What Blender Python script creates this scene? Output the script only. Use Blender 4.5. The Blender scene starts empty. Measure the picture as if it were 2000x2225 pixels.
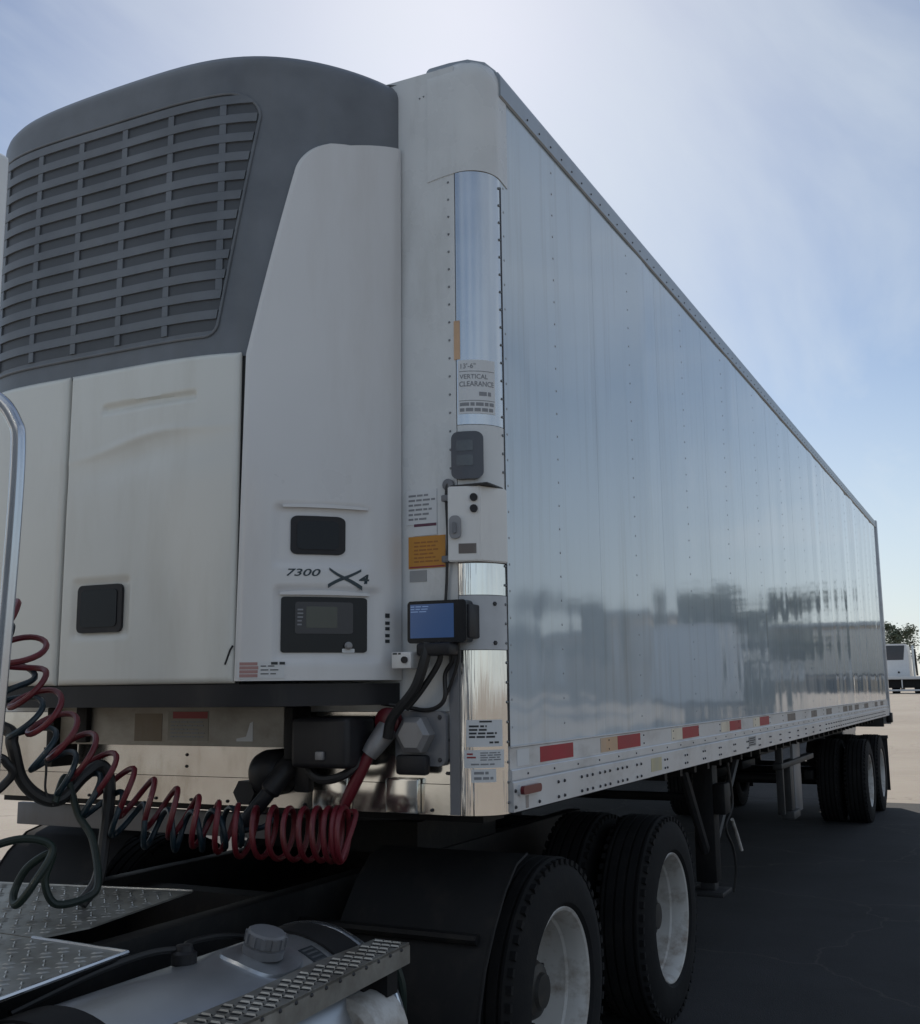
import bpy, bmesh, math, random
from mathutils import Vector, Matrix, noise
R = math.radians
PI = math.pi
random.seed(7)
S = bpy.context.scene
COL = S.collection

# ------------------------------------------------------------------ camera
cam_d = bpy.data.cameras.new('camera')
cam = bpy.data.objects.new('camera', cam_d)
COL.objects.link(cam)
r_ = Vector((0.89519739, 0.44555018, -0.01032855))
u_ = Vector((0.08038074, -0.13861859, 0.98707843))
f_ = Vector((-0.43836124, 0.88446025, 0.15990465))
m4 = Matrix((r_, u_, -f_)).transposed().to_4x4()
m4.translation = Vector((2.926, -3.525, 1.697))
cam.matrix_world = m4
cam_d.sensor_fit = 'HORIZONTAL'
cam_d.sensor_width = 36
cam_d.lens = 2379.911 / 2000 * 36
cam_d.clip_start = 0.05
cam_d.clip_end = 3000
S.camera = cam

# ------------------------------------------------------------------ sky, sun, exposure
SUN_DIR = Vector((-0.368, 0.727, 0.580)).normalized()
SUN_EL = math.asin(SUN_DIR.z)
SUN_AZ = math.atan2(SUN_DIR.x, SUN_DIR.y)
w = bpy.data.worlds.new('World')
S.world = w
w.use_nodes = True
nt = w.node_tree
nt.nodes.clear()
N = nt.nodes.new
out = N('ShaderNodeOutputWorld')
bg = N('ShaderNodeBackground')
sky = N('ShaderNodeTexSky')
sky.sky_type = 'NISHITA'
sky.sun_disc = False
sky.sun_elevation = SUN_EL
sky.sun_rotation = SUN_AZ
sky.air_density = 1.0
sky.dust_density = 0.5
sky.ozone_density = 3.0
tc = N('ShaderNodeTexCoord')
# thin high cloud: direction projected on a flat layer, stretched noise
sep = N('ShaderNodeSeparateXYZ')
nt.links.new(tc.outputs['Generated'], sep.inputs[0])
mx = N('ShaderNodeMath'); mx.operation = 'MAXIMUM'; mx.inputs[1].default_value = 0.0
nt.links.new(sep.outputs['Z'], mx.inputs[0])
ad = N('ShaderNodeMath'); ad.operation = 'ADD'; ad.inputs[1].default_value = 0.16
nt.links.new(mx.outputs[0], ad.inputs[0])
dv = N('ShaderNodeVectorMath'); dv.operation = 'DIVIDE'
cmb = N('ShaderNodeCombineXYZ')
for k in ('X', 'Y', 'Z'):
    nt.links.new(ad.outputs[0], cmb.inputs[k])
nt.links.new(tc.outputs['Generated'], dv.inputs[0])
nt.links.new(cmb.outputs[0], dv.inputs[1])
mp = N('ShaderNodeMapping')
mp.inputs['Rotation'].default_value = (0, 0, R(-35))
mp.inputs['Scale'].default_value = (1.0, 0.45, 0.0)
nt.links.new(dv.outputs[0], mp.inputs[0])
cn = N('ShaderNodeTexNoise'); cn.inputs['Scale'].default_value = 1.7
cn.inputs['Detail'].default_value = 7; cn.inputs['Roughness'].default_value = 0.55
cn.inputs['Distortion'].default_value = 0.5
nt.links.new(mp.outputs[0], cn.inputs['Vector'])
cr = N('ShaderNodeValToRGB')
cr.color_ramp.elements[0].position = 0.36; cr.color_ramp.elements[0].color = (0.0, 0.0, 0.0, 1)
cr.color_ramp.elements[1].position = 0.70; cr.color_ramp.elements[1].color = (0.75, 0.75, 0.75, 1)
nt.links.new(cn.outputs['Fac'], cr.inputs[0])
mixc = N('ShaderNodeMix'); mixc.data_type = 'RGBA'; mixc.blend_type = 'MIX'
# pale band of distant cloud low over the horizon
hz1 = N('ShaderNodeMapRange'); hz1.interpolation_type = 'SMOOTHSTEP'
hz1.inputs['From Min'].default_value = 0.02; hz1.inputs['From Max'].default_value = 0.34
hz1.inputs['To Min'].default_value = 0.6; hz1.inputs['To Max'].default_value = 0.0
nt.links.new(mx.outputs[0], hz1.inputs[0])
hzm = N('ShaderNodeMath'); hzm.operation = 'MAXIMUM'
nt.links.new(cr.outputs[0], hzm.inputs[0]); nt.links.new(hz1.outputs[0], hzm.inputs[1])
nt.links.new(hzm.outputs[0], mixc.inputs['Factor'])
nt.links.new(sky.outputs[0], mixc.inputs['A'])
mixc.inputs['B'].default_value = (8.3, 9.1, 9.8, 1)
nt.links.new(mixc.outputs['Result'], bg.inputs[0])
bg.inputs['Strength'].default_value = 0.076
nt.links.new(bg.outputs[0], out.inputs[0])

sun_d = bpy.data.lights.new('sun', 'SUN')
sun_d.energy = 3.2
sun_d.angle = R(0.53)
sun_d.color = (1.0, 0.93, 0.83)
sun = bpy.data.objects.new('sun', sun_d)
sun.rotation_euler = SUN_DIR.to_track_quat('Z', 'Y').to_euler()
sun.location = SUN_DIR * 60
COL.objects.link(sun)
vs = S.view_settings
vs.view_transform = 'Standard'; vs.look = 'None'; vs.gamma = 1; vs.use_curve_mapping = False
vs.exposure = 0.2
S.cycles.max_bounces = 8
S.cycles.glossy_bounces = 4
S.cycles.diffuse_bounces = 4
S.cycles.caustics_reflective = False
S.cycles.caustics_refractive = False
S.cycles.use_denoising = True

# ------------------------------------------------------------------ materials
MATS = {}
def mat(name, col, rough=0.5, metal=0.0, var=0.12, vscale=6.0, dirt=None, dirt_amt=0.0, dscale=(3, 3, 0.6),
        bump=0.0, bscale=60.0, coat=0.0, rvar=0.08, spec=0.5, dthr=(0.5, 0.75), bstretch=None):
    if name in MATS:
        return MATS[name]
    m = bpy.data.materials.new(name)
    m.use_nodes = True
    t = m.node_tree
    b = t.nodes['Principled BSDF']
    L = t.links.new
    tcn = t.nodes.new('ShaderNodeTexCoord')
    n1 = t.nodes.new('ShaderNodeTexNoise')
    n1.inputs['Scale'].default_value = vscale
    n1.inputs['Detail'].default_value = 5
    L(tcn.outputs['Object'], n1.inputs['Vector'])
    rmp = t.nodes.new('ShaderNodeValToRGB')
    e = rmp.color_ramp.elements
    e[0].position = 0.3; e[1].position = 0.7
    e[0].color = tuple(max(0, c * (1 - var)) for c in col[:3]) + (1,)
    e[1].color = tuple(min(1, c * (1 + var)) for c in col[:3]) + (1,)
    L(n1.outputs['Fac'], rmp.inputs[0])
    last = rmp.outputs[0]
    if dirt is not None:
        mpp = t.nodes.new('ShaderNodeMapping')
        mpp.inputs['Scale'].default_value = dscale
        L(tcn.outputs['Object'], mpp.inputs[0])
        n2 = t.nodes.new('ShaderNodeTexNoise')
        n2.inputs['Scale'].default_value = 2.2
        n2.inputs['Detail'].default_value = 8
        n2.inputs['Roughness'].default_value = 0.65
        L(mpp.outputs[0], n2.inputs['Vector'])
        r2 = t.nodes.new('ShaderNodeValToRGB')
        r2.color_ramp.elements[0].position = dthr[0]
        r2.color_ramp.elements[1].position = dthr[1]
        r2.color_ramp.elements[0].color = (0, 0, 0, 1)
        r2.color_ramp.elements[1].color = (dirt_amt,) * 3 + (1,)
        L(n2.outputs['Fac'], r2.inputs[0])
        mm = t.nodes.new('ShaderNodeMix'); mm.data_type = 'RGBA'
        L(r2.outputs[0], mm.inputs['Factor'])
        L(last, mm.inputs['A'])
        mm.inputs['B'].default_value = tuple(dirt[:3]) + (1,)
        last = mm.outputs['Result']
    L(last, b.inputs['Base Color'])
    b.inputs['Metallic'].default_value = metal
    b.inputs['Specular IOR Level'].default_value = spec
    mr = t.nodes.new('ShaderNodeMapRange')
    mr.inputs['To Min'].default_value = max(0.02, rough - rvar)
    mr.inputs['To Max'].default_value = min(1, rough + rvar)
    L(n1.outputs['Fac'], mr.inputs[0])
    L(mr.outputs[0], b.inputs['Roughness'])
    b.inputs['Coat Weight'].default_value = coat
    b.inputs['Coat Roughness'].default_value = 0.06
    if bump:
        n3 = t.nodes.new('ShaderNodeTexNoise')
        n3.inputs['Scale'].default_value = bscale
        n3.inputs['Detail'].default_value = 4
        if bstretch:
            m3 = t.nodes.new('ShaderNodeMapping'); m3.inputs['Scale'].default_value = bstretch
            L(tcn.outputs['Object'], m3.inputs[0]); L(m3.outputs[0], n3.inputs['Vector'])
        else:
            L(tcn.outputs['Object'], n3.inputs['Vector'])
        bp = t.nodes.new('ShaderNodeBump')
        bp.inputs['Strength'].default_value = bump
        bp.inputs['Distance'].default_value = 0.01
        L(n3.outputs['Fac'], bp.inputs['Height'])
        L(bp.outputs[0], b.inputs['Normal'])
    MATS[name] = m
    return m

GRIME = (0.10, 0.085, 0.065)
M_side = mat('trailer_side_paint', (0.50, 0.575, 0.635), 0.07, var=0.05, vscale=1.1, dirt=(0.34, 0.36, 0.36), dirt_amt=0.6,
             dscale=(2, 7, 0.30), rvar=0.045, coat=0.5, bump=0.045, bscale=3.2, bstretch=(1, 2.6, 0.5))
M_front = mat('trailer_front_paint', (0.62, 0.64, 0.65), 0.28, var=0.04, dirt=(0.33, 0.33, 0.31), dirt_amt=0.45)
M_unit = mat('unit_cream_paint', (0.635, 0.64, 0.61), 0.32, var=0.03, vscale=2.0, dirt=(0.50, 0.485, 0.43), dirt_amt=0.4, dscale=(2.5, 2.5, 0.5), coat=0.15)
M_col = mat('unit_white_paint', (0.62, 0.625, 0.635), 0.3, var=0.025, vscale=2.0, dirt=(0.48, 0.46, 0.44), dirt_amt=0.3, dscale=(2.5, 2.5, 0.5), coat=0.15)
M_hood = mat('grille_plastic', (0.125, 0.137, 0.155), 0.36, var=0.15, dirt=(0.12, 0.12, 0.11), dirt_amt=0.3, bump=0.06, bscale=180)
M_dark = mat('black_recess', (0.012, 0.012, 0.013), 0.7)
M_slot = mat('slot_backing_plastic', (0.06, 0.066, 0.076), 0.5)
M_blk = mat('black_plastic', (0.018, 0.018, 0.021), 0.45, var=0.25, spec=0.3, dirt=(0.08, 0.075, 0.065), dirt_amt=0.3)
M_gloss = mat('gloss_black_panel', (0.010, 0.012, 0.016), 0.22, spec=0.25)
M_frame = mat('black_chassis_paint', (0.008, 0.008, 0.009), 0.6, var=0.3, spec=0.3, dirt=(0.028, 0.025, 0.021), dirt_amt=0.6, dscale=(4, 4, 4), bump=0.15, bscale=40)
M_steel = mat('dark_steel', (0.028, 0.028, 0.03), 0.55, var=0.3, dirt=(0.05, 0.042, 0.034), dirt_amt=0.6, dscale=(5, 5, 5))
M_chrome = mat('polished_stainless', (0.78, 0.77, 0.75), 0.07, 1.0, var=0.04, dirt=(0.45, 0.42, 0.38), dirt_amt=0.3, rvar=0.03, bump=1.0, bscale=38, bstretch=(1, 1, 0.02))
M_satin = mat('satin_corner_sheet', (0.62, 0.64, 0.66), 0.22, 0.8, var=0.03, dirt=(0.45, 0.45, 0.44), dirt_amt=0.25, bump=0.02, bscale=7)
M_alum = mat('aluminium_sheet', (0.66, 0.64, 0.60), 0.17, 0.95, var=0.06, dirt=(0.30, 0.26, 0.20), dirt_amt=0.55, dscale=(3, 3, 1.2), bump=0.03, bscale=8)
M_rail = mat('rail_aluminium', (0.60, 0.615, 0.635), 0.36, 0.25, var=0.05, dirt=(0.22, 0.21, 0.20), dirt_amt=0.5, dscale=(2, 1.2, 3))
M_toprail = mat('top_rail_metal', (0.33, 0.36, 0.39), 0.38, 0.5, var=0.06, dirt=(0.24, 0.24, 0.24), dirt_amt=0.4)
M_siderivet = mat('painted_rivet', (0.33, 0.35, 0.37), 0.25)
M_rivet = mat('rivet_steel', (0.20, 0.21, 0.22), 0.4, 0.6)
M_bolt = mat('dark_fastener', (0.05, 0.05, 0.055), 0.5, 0.4)
M_red = mat('red_reflective_tape', (0.34, 0.008, 0.024), 0.4, var=0.12, dirt=(0.2, 0.012, 0.022), dirt_amt=0.5, spec=0.3)
M_white = mat('white_reflective_tape', (0.70, 0.64, 0.52), 0.3, var=0.08, dirt=(0.45, 0.36, 0.26), dirt_amt=0.5)
M_amber = mat('worn_amber_tape', (0.55, 0.36, 0.22), 0.4, dirt=(0.4, 0.38, 0.35), dirt_amt=0.7)
M_brown = mat('aged_tape', (0.14, 0.12, 0.11), 0.45, dirt=(0.3, 0.29, 0.27), dirt_amt=0.6)
M_orange = mat('orange_sticker', (0.50, 0.22, 0.022), 0.45, var=0.06, dirt=(0.35, 0.2, 0.06), dirt_amt=0.5)
M_paper = mat('sticker_white', (0.62, 0.64, 0.66), 0.42, var=0.04, dirt=(0.45, 0.45, 0.43), dirt_amt=0.3)
M_grey = mat('grey_sticker', (0.30, 0.31, 0.32), 0.45)
M_greybox = mat('grey_housing', (0.16, 0.165, 0.18), 0.45, var=0.12, dirt=GRIME, dirt_amt=0.5)
M_greylt = mat('grey_cast_metal', (0.24, 0.24, 0.25), 0.4, 0.3, dirt=GRIME, dirt_amt=0.5)
M_ink = mat('dark_print', (0.02, 0.025, 0.03), 0.5)
M_navy = mat('dark_teal_print', (0.012, 0.03, 0.042), 0.4)
M_inkred = mat('red_print', (0.28, 0.03, 0.035), 0.5)
M_inksoft = mat('grey_print', (0.22, 0.23, 0.25), 0.5)
M_box = mat('control_box_paint', (0.70, 0.70, 0.69), 0.32, var=0.03, dirt=(0.45, 0.43, 0.40), dirt_amt=0.35)
M_redhose = mat('red_nylon_hose', (0.125, 0.010, 0.018), 0.4, var=0.2, dirt=(0.10, 0.03, 0.03), dirt_amt=0.6, dscale=(8, 8, 8))
M_bluehose = mat('blue_nylon_hose', (0.008, 0.024, 0.036), 0.4, var=0.25, dirt=(0.03, 0.03, 0.035), dirt_amt=0.5, dscale=(8, 8, 8))
M_green = mat('green_cable_jacket', (0.006, 0.018, 0.014), 0.5, var=0.25, dirt=(0.02, 0.02, 0.02), dirt_amt=0.6, dscale=(8, 8, 8))
M_blackhose = mat('black_rubber_hose', (0.014, 0.014, 0.015), 0.5, var=0.2)
M_tyre = mat('tyre_rubber', (0.011, 0.011, 0.012), 0.85, var=0.25, spec=0.25, dirt=(0.026, 0.024, 0.021), dirt_amt=0.6, dscale=(3, 3, 3), bump=0.1, bscale=90)
M_rim = mat('painted_steel_rim', (0.50, 0.49, 0.47), 0.42, var=0.06, dirt=(0.17, 0.12, 0.08), dirt_amt=0.75, dscale=(4, 4, 4), dthr=(0.48, 0.7))
M_hub = mat('hub_dark', (0.025, 0.024, 0.023), 0.55, var=0.3, dirt=(0.07, 0.055, 0.04), dirt_amt=0.6, dscale=(6, 6, 6))
M_tread = mat('tread_plate_aluminium', (0.42, 0.42, 0.40), 0.42, 0.75, var=0.12, dirt=(0.16, 0.14, 0.11), dirt_amt=0.7, dscale=(3, 3, 3), dthr=(0.4, 0.7))
M_tank = mat('tank_aluminium', (0.45, 0.47, 0.50), 0.34, 0.75, var=0.06, dirt=(0.20, 0.20, 0.19), dirt_amt=0.6, dscale=(3, 1, 3))
M_pipe = mat('bright_pipe', (0.55, 0.58, 0.63), 0.2, 0.95, var=0.05, dirt=(0.25, 0.25, 0.25), dirt_amt=0.3)
M_cab = mat('cab_white_paint', (0.72, 0.72, 0.70), 0.18, var=0.02, coat=0.6)
M_glass = mat('dark_window_glass', (0.015, 0.022, 0.04), 0.06, var=0.1)
M_lcd = mat('lcd_glass', (0.05, 0.055, 0.045), 0.2)
M_marker = mat('red_marker_lens', (0.13, 0.010, 0.014), 0.3, dirt=(0.16, 0.08, 0.07), dirt_amt=0.4, dscale=(9, 9, 9))
M_rubber = mat('mudflap_rubber', (0.012, 0.012, 0.013), 0.7, spec=0.3, dirt=(0.032, 0.028, 0.025), dirt_amt=0.7, dscale=(3, 3, 2))
M_bark = mat('bark', (0.10, 0.075, 0.055), 0.9, var=0.3, bump=0.4, bscale=30)
M_leaf = mat('olive_leaves', (0.11, 0.135, 0.085), 0.6, var=0.4, vscale=2.0)
M_leaf2 = mat('deep_leaves', (0.045, 0.075, 0.03), 0.6, var=0.45, vscale=2.0)
M_far = mat('far_white_paint', (0.66, 0.67, 0.68), 0.35, var=0.04)
M_dusty = mat('dusty_white_wall', (0.58, 0.56, 0.50), 0.5, var=0.05, dirt=(0.4, 0.38, 0.33), dirt_amt=0.4)
M_yard = mat('weathered_blue_grey_paint', (0.55, 0.60, 0.66), 0.4, var=0.08)
M_tan = mat('warehouse_tan_wall', (0.42, 0.35, 0.26), 0.7, var=0.06)

def emis_mat(name, col, strength):
    m = bpy.data.materials.new(name); m.use_nodes = True
    b = m.node_tree.nodes['Principled BSDF']
    b.inputs['Base Color'].default_value = (0.01, 0.015, 0.03, 1)
    b.inputs['Emission Color'].default_value = col + (1,)
    b.inputs['Emission Strength'].default_value = strength
    b.inputs['Roughness'].default_value = 0.15
    return m
M_screen = emis_mat('lit_blue_screen', (0.03, 0.075, 0.20), 0.42)
M_screentext = emis_mat('lit_screen_print', (0.2, 0.32, 0.6), 0.4)

# ground materials
def ground_mat(name, c1, c2, rough, sc, speck=None, bump=0.4, cracks=None):
    m = bpy.data.materials.new(name); m.use_nodes = True
    t = m.node_tree; b = t.nodes['Principled BSDF']; L = t.links.new
    tcn = t.nodes.new('ShaderNodeTexCoord')
    a = t.nodes.new('ShaderNodeTexNoise'); a.inputs['Scale'].default_value = sc; a.inputs['Detail'].default_value = 8
    a.inputs['Roughness'].default_value = 0.65
    L(tcn.outputs['Object'], a.inputs['Vector'])
    rp = t.nodes.new('ShaderNodeValToRGB')
    rp.color_ramp.elements[0].position = 0.3; rp.color_ramp.elements[0].color = c1 + (1,)
    rp.color_ramp.elements[1].position = 0.72; rp.color_ramp.elements[1].color = c2 + (1,)
    L(a.outputs['Fac'], rp.inputs[0])
    f = t.nodes.new('ShaderNodeTexNoise'); f.inputs['Scale'].default_value = 140; f.inputs['Detail'].default_value = 3
    L(tcn.outputs['Object'], f.inputs['Vector'])
    mm = t.nodes.new('ShaderNodeMix'); mm.data_type = 'RGBA'; mm.blend_type = 'OVERLAY'
    mm.inputs['Factor'].default_value = 0.7
    L(rp.outputs[0], mm.inputs['A']); L(f.outputs['Color'], mm.inputs['B'])
    last = mm.outputs['Result']
    if speck:
        v = t.nodes.new('ShaderNodeTexVoronoi'); v.inputs['Scale'].default_value = 45
        L(tcn.outputs['Object'], v.inputs['Vector'])
        r2 = t.nodes.new('ShaderNodeValToRGB')
        r2.color_ramp.elements[0].position = 0.0; r2.color_ramp.elements[0].color = (0.6, 0.6, 0.6, 1)
        r2.color_ramp.elements[1].position = 0.16; r2.color_ramp.elements[1].color = (0, 0, 0, 1)
        L(v.outputs['Distance'], r2.inputs[0])
        m2 = t.nodes.new('ShaderNodeMix'); m2.data_type = 'RGBA'
        L(r2.outputs[0], m2.inputs['Factor']); L(last, m2.inputs['A']); m2.inputs['B'].default_value = speck + (1,)
        last = m2.outputs['Result']
    if cracks:
        wn = t.nodes.new('ShaderNodeTexNoise'); wn.inputs['Scale'].default_value = 3.0; wn.inputs['Detail'].default_value = 5
        L(tcn.outputs['Object'], wn.inputs['Vector'])
        wv = t.nodes.new('ShaderNodeMix'); wv.data_type = 'RGBA'; wv.blend_type = 'LINEAR_LIGHT'; wv.inputs['Factor'].default_value = 0.18
        L(tcn.outputs['Object'], wv.inputs['A']); L(wn.outputs['Color'], wv.inputs['B'])
        vc = t.nodes.new('ShaderNodeTexVoronoi'); vc.feature = 'DISTANCE_TO_EDGE'; vc.inputs['Scale'].default_value = 0.45
        L(wv.outputs['Result'], vc.inputs['Vector'])
        rc_ = t.nodes.new('ShaderNodeValToRGB')
        rc_.color_ramp.elements[0].position = 0.0; rc_.color_ramp.elements[0].color = (1, 1, 1, 1)
        rc_.color_ramp.elements[1].position = 0.006; rc_.color_ramp.elements[1].color = (0, 0, 0, 1)
        L(vc.outputs['Distance'], rc_.inputs[0])
        m3 = t.nodes.new('ShaderNodeMix'); m3.data_type = 'RGBA'
        L(rc_.outputs[0], m3.inputs['Factor']); L(last, m3.inputs['A']); m3.inputs['B'].default_value = cracks + (1,)
        last = m3.outputs['Result']
    L(last, b.inputs['Base Color'])
    b.inputs['Roughness'].default_value = rough
    bp = t.nodes.new('ShaderNodeBump'); bp.inputs['Strength'].default_value = bump; bp.inputs['Distance'].default_value = 0.008
    L(f.outputs['Fac'], bp.inputs['Height']); L(bp.outputs[0], b.inputs['Normal'])
    return m
M_shade_asphalt = ground_mat('shade_asphalt', (0.010, 0.0105, 0.0125), (0.026, 0.0265, 0.030), 0.9, 0.9, speck=(0.07, 0.07, 0.07), cracks=(0.05, 0.048, 0.044))  # very dark asphalt; part of the trailer's shade is put into this colour
M_lot = ground_mat('pale_gravel_lot', (0.29, 0.245, 0.20), (0.385, 0.335, 0.28), 0.9, 0.22, cracks=(0.22, 0.19, 0.16))

# ------------------------------------------------------------------ object helpers
def link(o, parent=None):
    COL.objects.link(o)
    if parent is not None:
        o.parent = parent
    return o

ROOT = {}
def thing(name, label, cat, loc=(0, 0, 0), group=None):
    o = bpy.data.objects.new(name, None)
    o.empty_display_size = 0.2
    o.location = loc
    COL.objects.link(o)
    o['label'] = label; o['category'] = cat
    if group: o['group'] = group
    return o

def rootloc(p):
    v = Vector((0, 0, 0))
    while p is not None:
        v += Vector(p.location)
        p = p.parent
    return v

def build(name, bm, m, parent=None, smooth=True, angle=35, world=True, kind=None, label=None, loc=None):
    """link bm as one mesh object; bm holds world coordinates unless loc is given"""
    if world and parent is not None and loc is None:
        bmesh.ops.translate(bm, verts=bm.verts, vec=-rootloc(parent))
    me = bpy.data.meshes.new(name)
    bmesh.ops.recalc_face_normals(bm, faces=bm.faces) if kind != 'norecalc' else None
    bm.to_mesh(me); bm.free()
    me.materials.append(m)
    if smooth:
        me.polygons.foreach_set('use_smooth', [True] * len(me.polygons))
        me.set_sharp_from_angle(angle=R(angle))
    o = bpy.data.objects.new(name, me)
    if loc is not None: o.location = loc
    link(o, parent)
    if kind: o['kind'] = kind
    if label: o['label'] = label
    return o

def share(name, src, parent, loc, rot=None):
    o = bpy.data.objects.new(name, src.data)
    o.location = loc
    if rot: o.rotation_euler = rot
    return link(o, parent)

def BM(): return bmesh.new()

def box(bm, x0, x1, y0, y1, z0, z1, bev=0.0, seg=2):
    ret = bmesh.ops.create_cube(bm, size=1.0)
    vs_ = ret['verts']
    bmesh.ops.scale(bm, vec=(x1 - x0, y1 - y0, z1 - z0), verts=vs_)
    bmesh.ops.translate(bm, vec=((x0 + x1) / 2, (y0 + y1) / 2, (z0 + z1) / 2), verts=vs_)
    if bev > 0:
        es = list({e for v in vs_ for e in v.link_edges})
        bmesh.ops.bevel(bm, geom=es, offset=bev, segments=seg, affect='EDGES', profile=0.5)
    return bm

def bx(*a, **k): return box(BM(), *a, **k)

def frame_of(t):
    t = t.normalized()
    a = Vector((0, 0, 1)) if abs(t.z) < 0.9 else Vector((1, 0, 0))
    u = t.cross(a).normalized(); v = t.cross(u).normalized()
    return u, v

def tube(bm, pts, r, n=10, cap=True):
    pts = [Vector(p) for p in pts]
    rings = []
    t0 = (pts[1] - pts[0]).normalized()
    u, v = frame_of(t0)
    for i, p in enumerate(pts):
        a = pts[max(0, i - 1)]; b = pts[min(len(pts) - 1, i + 1)]
        t = (b - a).normalized()
        u = (u - t * u.dot(t)).normalized(); v = t.cross(u)
        rr = r[i] if isinstance(r, (list, tuple)) else r
        rings.append([bm.verts.new(p + (u * math.cos(2 * PI * k / n) + v * math.sin(2 * PI * k / n)) * rr) for k in range(n)])
    for A, B in zip(rings, rings[1:]):
        for k in range(n):
            bm.faces.new((A[k], A[(k + 1) % n], B[(k + 1) % n], B[k]))
    if cap:
        bm.faces.new(rings[0]); bm.faces.new(rings[-1][::-1])
    return bm

def smooth_path(ctrl, n=12):
    """Catmull-Rom through control points"""
    c = [Vector(p) for p in ctrl]
    c = [2 * c[0] - c[1]] + c + [2 * c[-1] - c[-2]]
    o = []
    for i in range(1, len(c) - 2):
        for k in range(n):
            t = k / n
            p0, p1, p2, p3 = c[i - 1:i + 3]
            o.append(0.5 * ((2 * p1) + (p2 - p0) * t + (2 * p0 - 5 * p1 + 4 * p2 - p3) * t * t + (3 * p1 - p0 - 3 * p2 + p3) * t ** 3))
    o.append(c[-2])
    return o

def lathe(bm, prof, axis='X', n=48, centre=(0, 0, 0), closed=False, caps=True):
    """prof: list of (along, radius)"""
    c = Vector(centre); rings = []
    for a, r in prof:
        ring = []
        for k in range(n):
            t = 2 * PI * k / n
            if axis == 'X': p = Vector((a, r * math.cos(t), r * math.sin(t)))
            elif axis == 'Y': p = Vector((r * math.cos(t), a, r * math.sin(t)))
            else: p = Vector((r * math.cos(t), r * math.sin(t), a))
            ring.append(bm.verts.new(c + p))
        rings.append(ring)
    prs = list(zip(rings, rings[1:]))
    if closed: prs.append((rings[-1], rings[0]))
    for A, B in prs:
        for k in range(n):
            bm.faces.new((A[k], A[(k + 1) % n], B[(k + 1) % n], B[k]))
    if not closed and caps:
        if prof[0][1] > 1e-4: bm.faces.new(rings[0])
        if prof[-1][1] > 1e-4: bm.faces.new(rings[-1][::-1])
    bmesh.ops.remove_doubles(bm, verts=bm.verts, dist=1e-5)
    return bm

def prism(bm, poly, axis, a0, a1):
    """extrude a 2D polygon along axis; poly in the two other axes in order xyz"""
    def P(u, v, a):
        return {'X': (a, u, v), 'Y': (u, a, v), 'Z': (u, v, a)}[axis]
    A = [bm.verts.new(P(u, v, a0)) for u, v in poly]
    B = [bm.verts.new(P(u, v, a1)) for u, v in poly]
    n = len(poly)
    bm.faces.new(A); bm.faces.new(B[::-1])
    for i in range(n):
        bm.faces.new((A[i], B[i], B[(i + 1) % n], A[(i + 1) % n]))
    return bm

# ---- surface maps: (u, v, off) -> world point, off = distance proud of the surface
RC = 0.13
XS = 1.30
def m_front(u, v, o): return Vector((u, -o, v))
def m_side(u, v, o): return Vector((XS + o, u, v))
def m_corner(u, v, o):
    """u = arc length from x=1.17 on the front, round the corner, onto the side"""
    L_ = RC * PI / 2
    if u < 0: return Vector((XS - RC + u, -o, v))
    if u > L_: return Vector((XS + o, RC + u - L_, v))
    a = u / RC
    return Vector((XS - RC + (RC + o) * math.sin(a), RC - (RC + o) * math.cos(a), v))
UW = 0.94
UWL = 1.04
def plan(x, d=0.5):
    if x < 0:
        return -d * max(0.0, 1 - abs(x / UWL) ** 6) ** 0.7
    return -d * max(0.0, 1 - abs(x / UW) ** 3.3) ** 0.8
def m_unit(u, v, o):
    h = 1e-3
    x = max(-UWL + 2e-3, min(UW - 2e-3, u))
    s = (plan(min(UW, x + h)) - plan(max(-UWL, x - h))) / (2 * h)
    n = Vector((s, -1, 0)).normalized()
    return Vector((u, plan(u), v)) + n * o

def strip(mp_, u0, u1, vlo, vhi, o0, o1, nu=8, nv=1, offf=None, us=None, bm=None, back=False):
    """a plate lying on a mapped surface: vlo/vhi constants or functions of u; offf(u,v) adds relief"""
    bm = bm or BM()
    fl = vlo if callable(vlo) else (lambda u: vlo)
    fh = vhi if callable(vhi) else (lambda u: vhi)
    us = us or [u0 + (u1 - u0) * i / nu for i in range(nu + 1)]
    front = []
    for u in us:
        row = []
        for j in range(nv + 1):
            v = fl(u) + (fh(u) - fl(u)) * j / nv
            row.append(bm.verts.new(mp_(u, v, o1 + (offf(u, v) if offf else 0))))
        front.append(row)
    nu = len(us) - 1
    for i in range(nu):
        for j in range(nv):
            bm.faces.new((front[i][j], front[i + 1][j], front[i + 1][j + 1], front[i][j + 1]))
    # rim
    loop = [(i, 0) for i in range(nu + 1)] + [(nu, j) for j in range(1, nv + 1)] + [(i, nv) for i in range(nu - 1, -1, -1)] + [(0, j) for j in range(nv - 1, 0, -1)]
    bk = []
    for i, j in loop:
        u = us[i]; v = fl(u) + (fh(u) - fl(u)) * j / nv
        bk.append(bm.verts.new(mp_(u, v, o0)))
    n = len(loop)
    for k in range(n):
        i, j = loop[k]; i2, j2 = loop[(k + 1) % n]
        bm.faces.new((front[i][j], bk[k], bk[(k + 1) % n], front[i2][j2]))
    return bm

def rrect(u0, u1, v0, v1, rad):
    """us, vlo, vhi for a rounded rectangle"""
    us = []
    for k in range(7): us.append(u0 + rad * (1 - math.cos(k / 6 * PI / 2)))
    for k in range(1, 4): us.append(u0 + rad + (u1 - u0 - 2 * rad) * k / 4)
    for k in range(7): us.append(u1 - rad + rad * math.sin(k / 6 * PI / 2))
    def d(u):
        if u < u0 + rad: e = u0 + rad - u
        elif u > u1 - rad: e = u - (u1 - rad)
        else: return 0
        return rad - math.sqrt(max(0, rad * rad - e * e))
    return us, (lambda u: v0 + d(u)), (lambda u: v1 - d(u))

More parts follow.
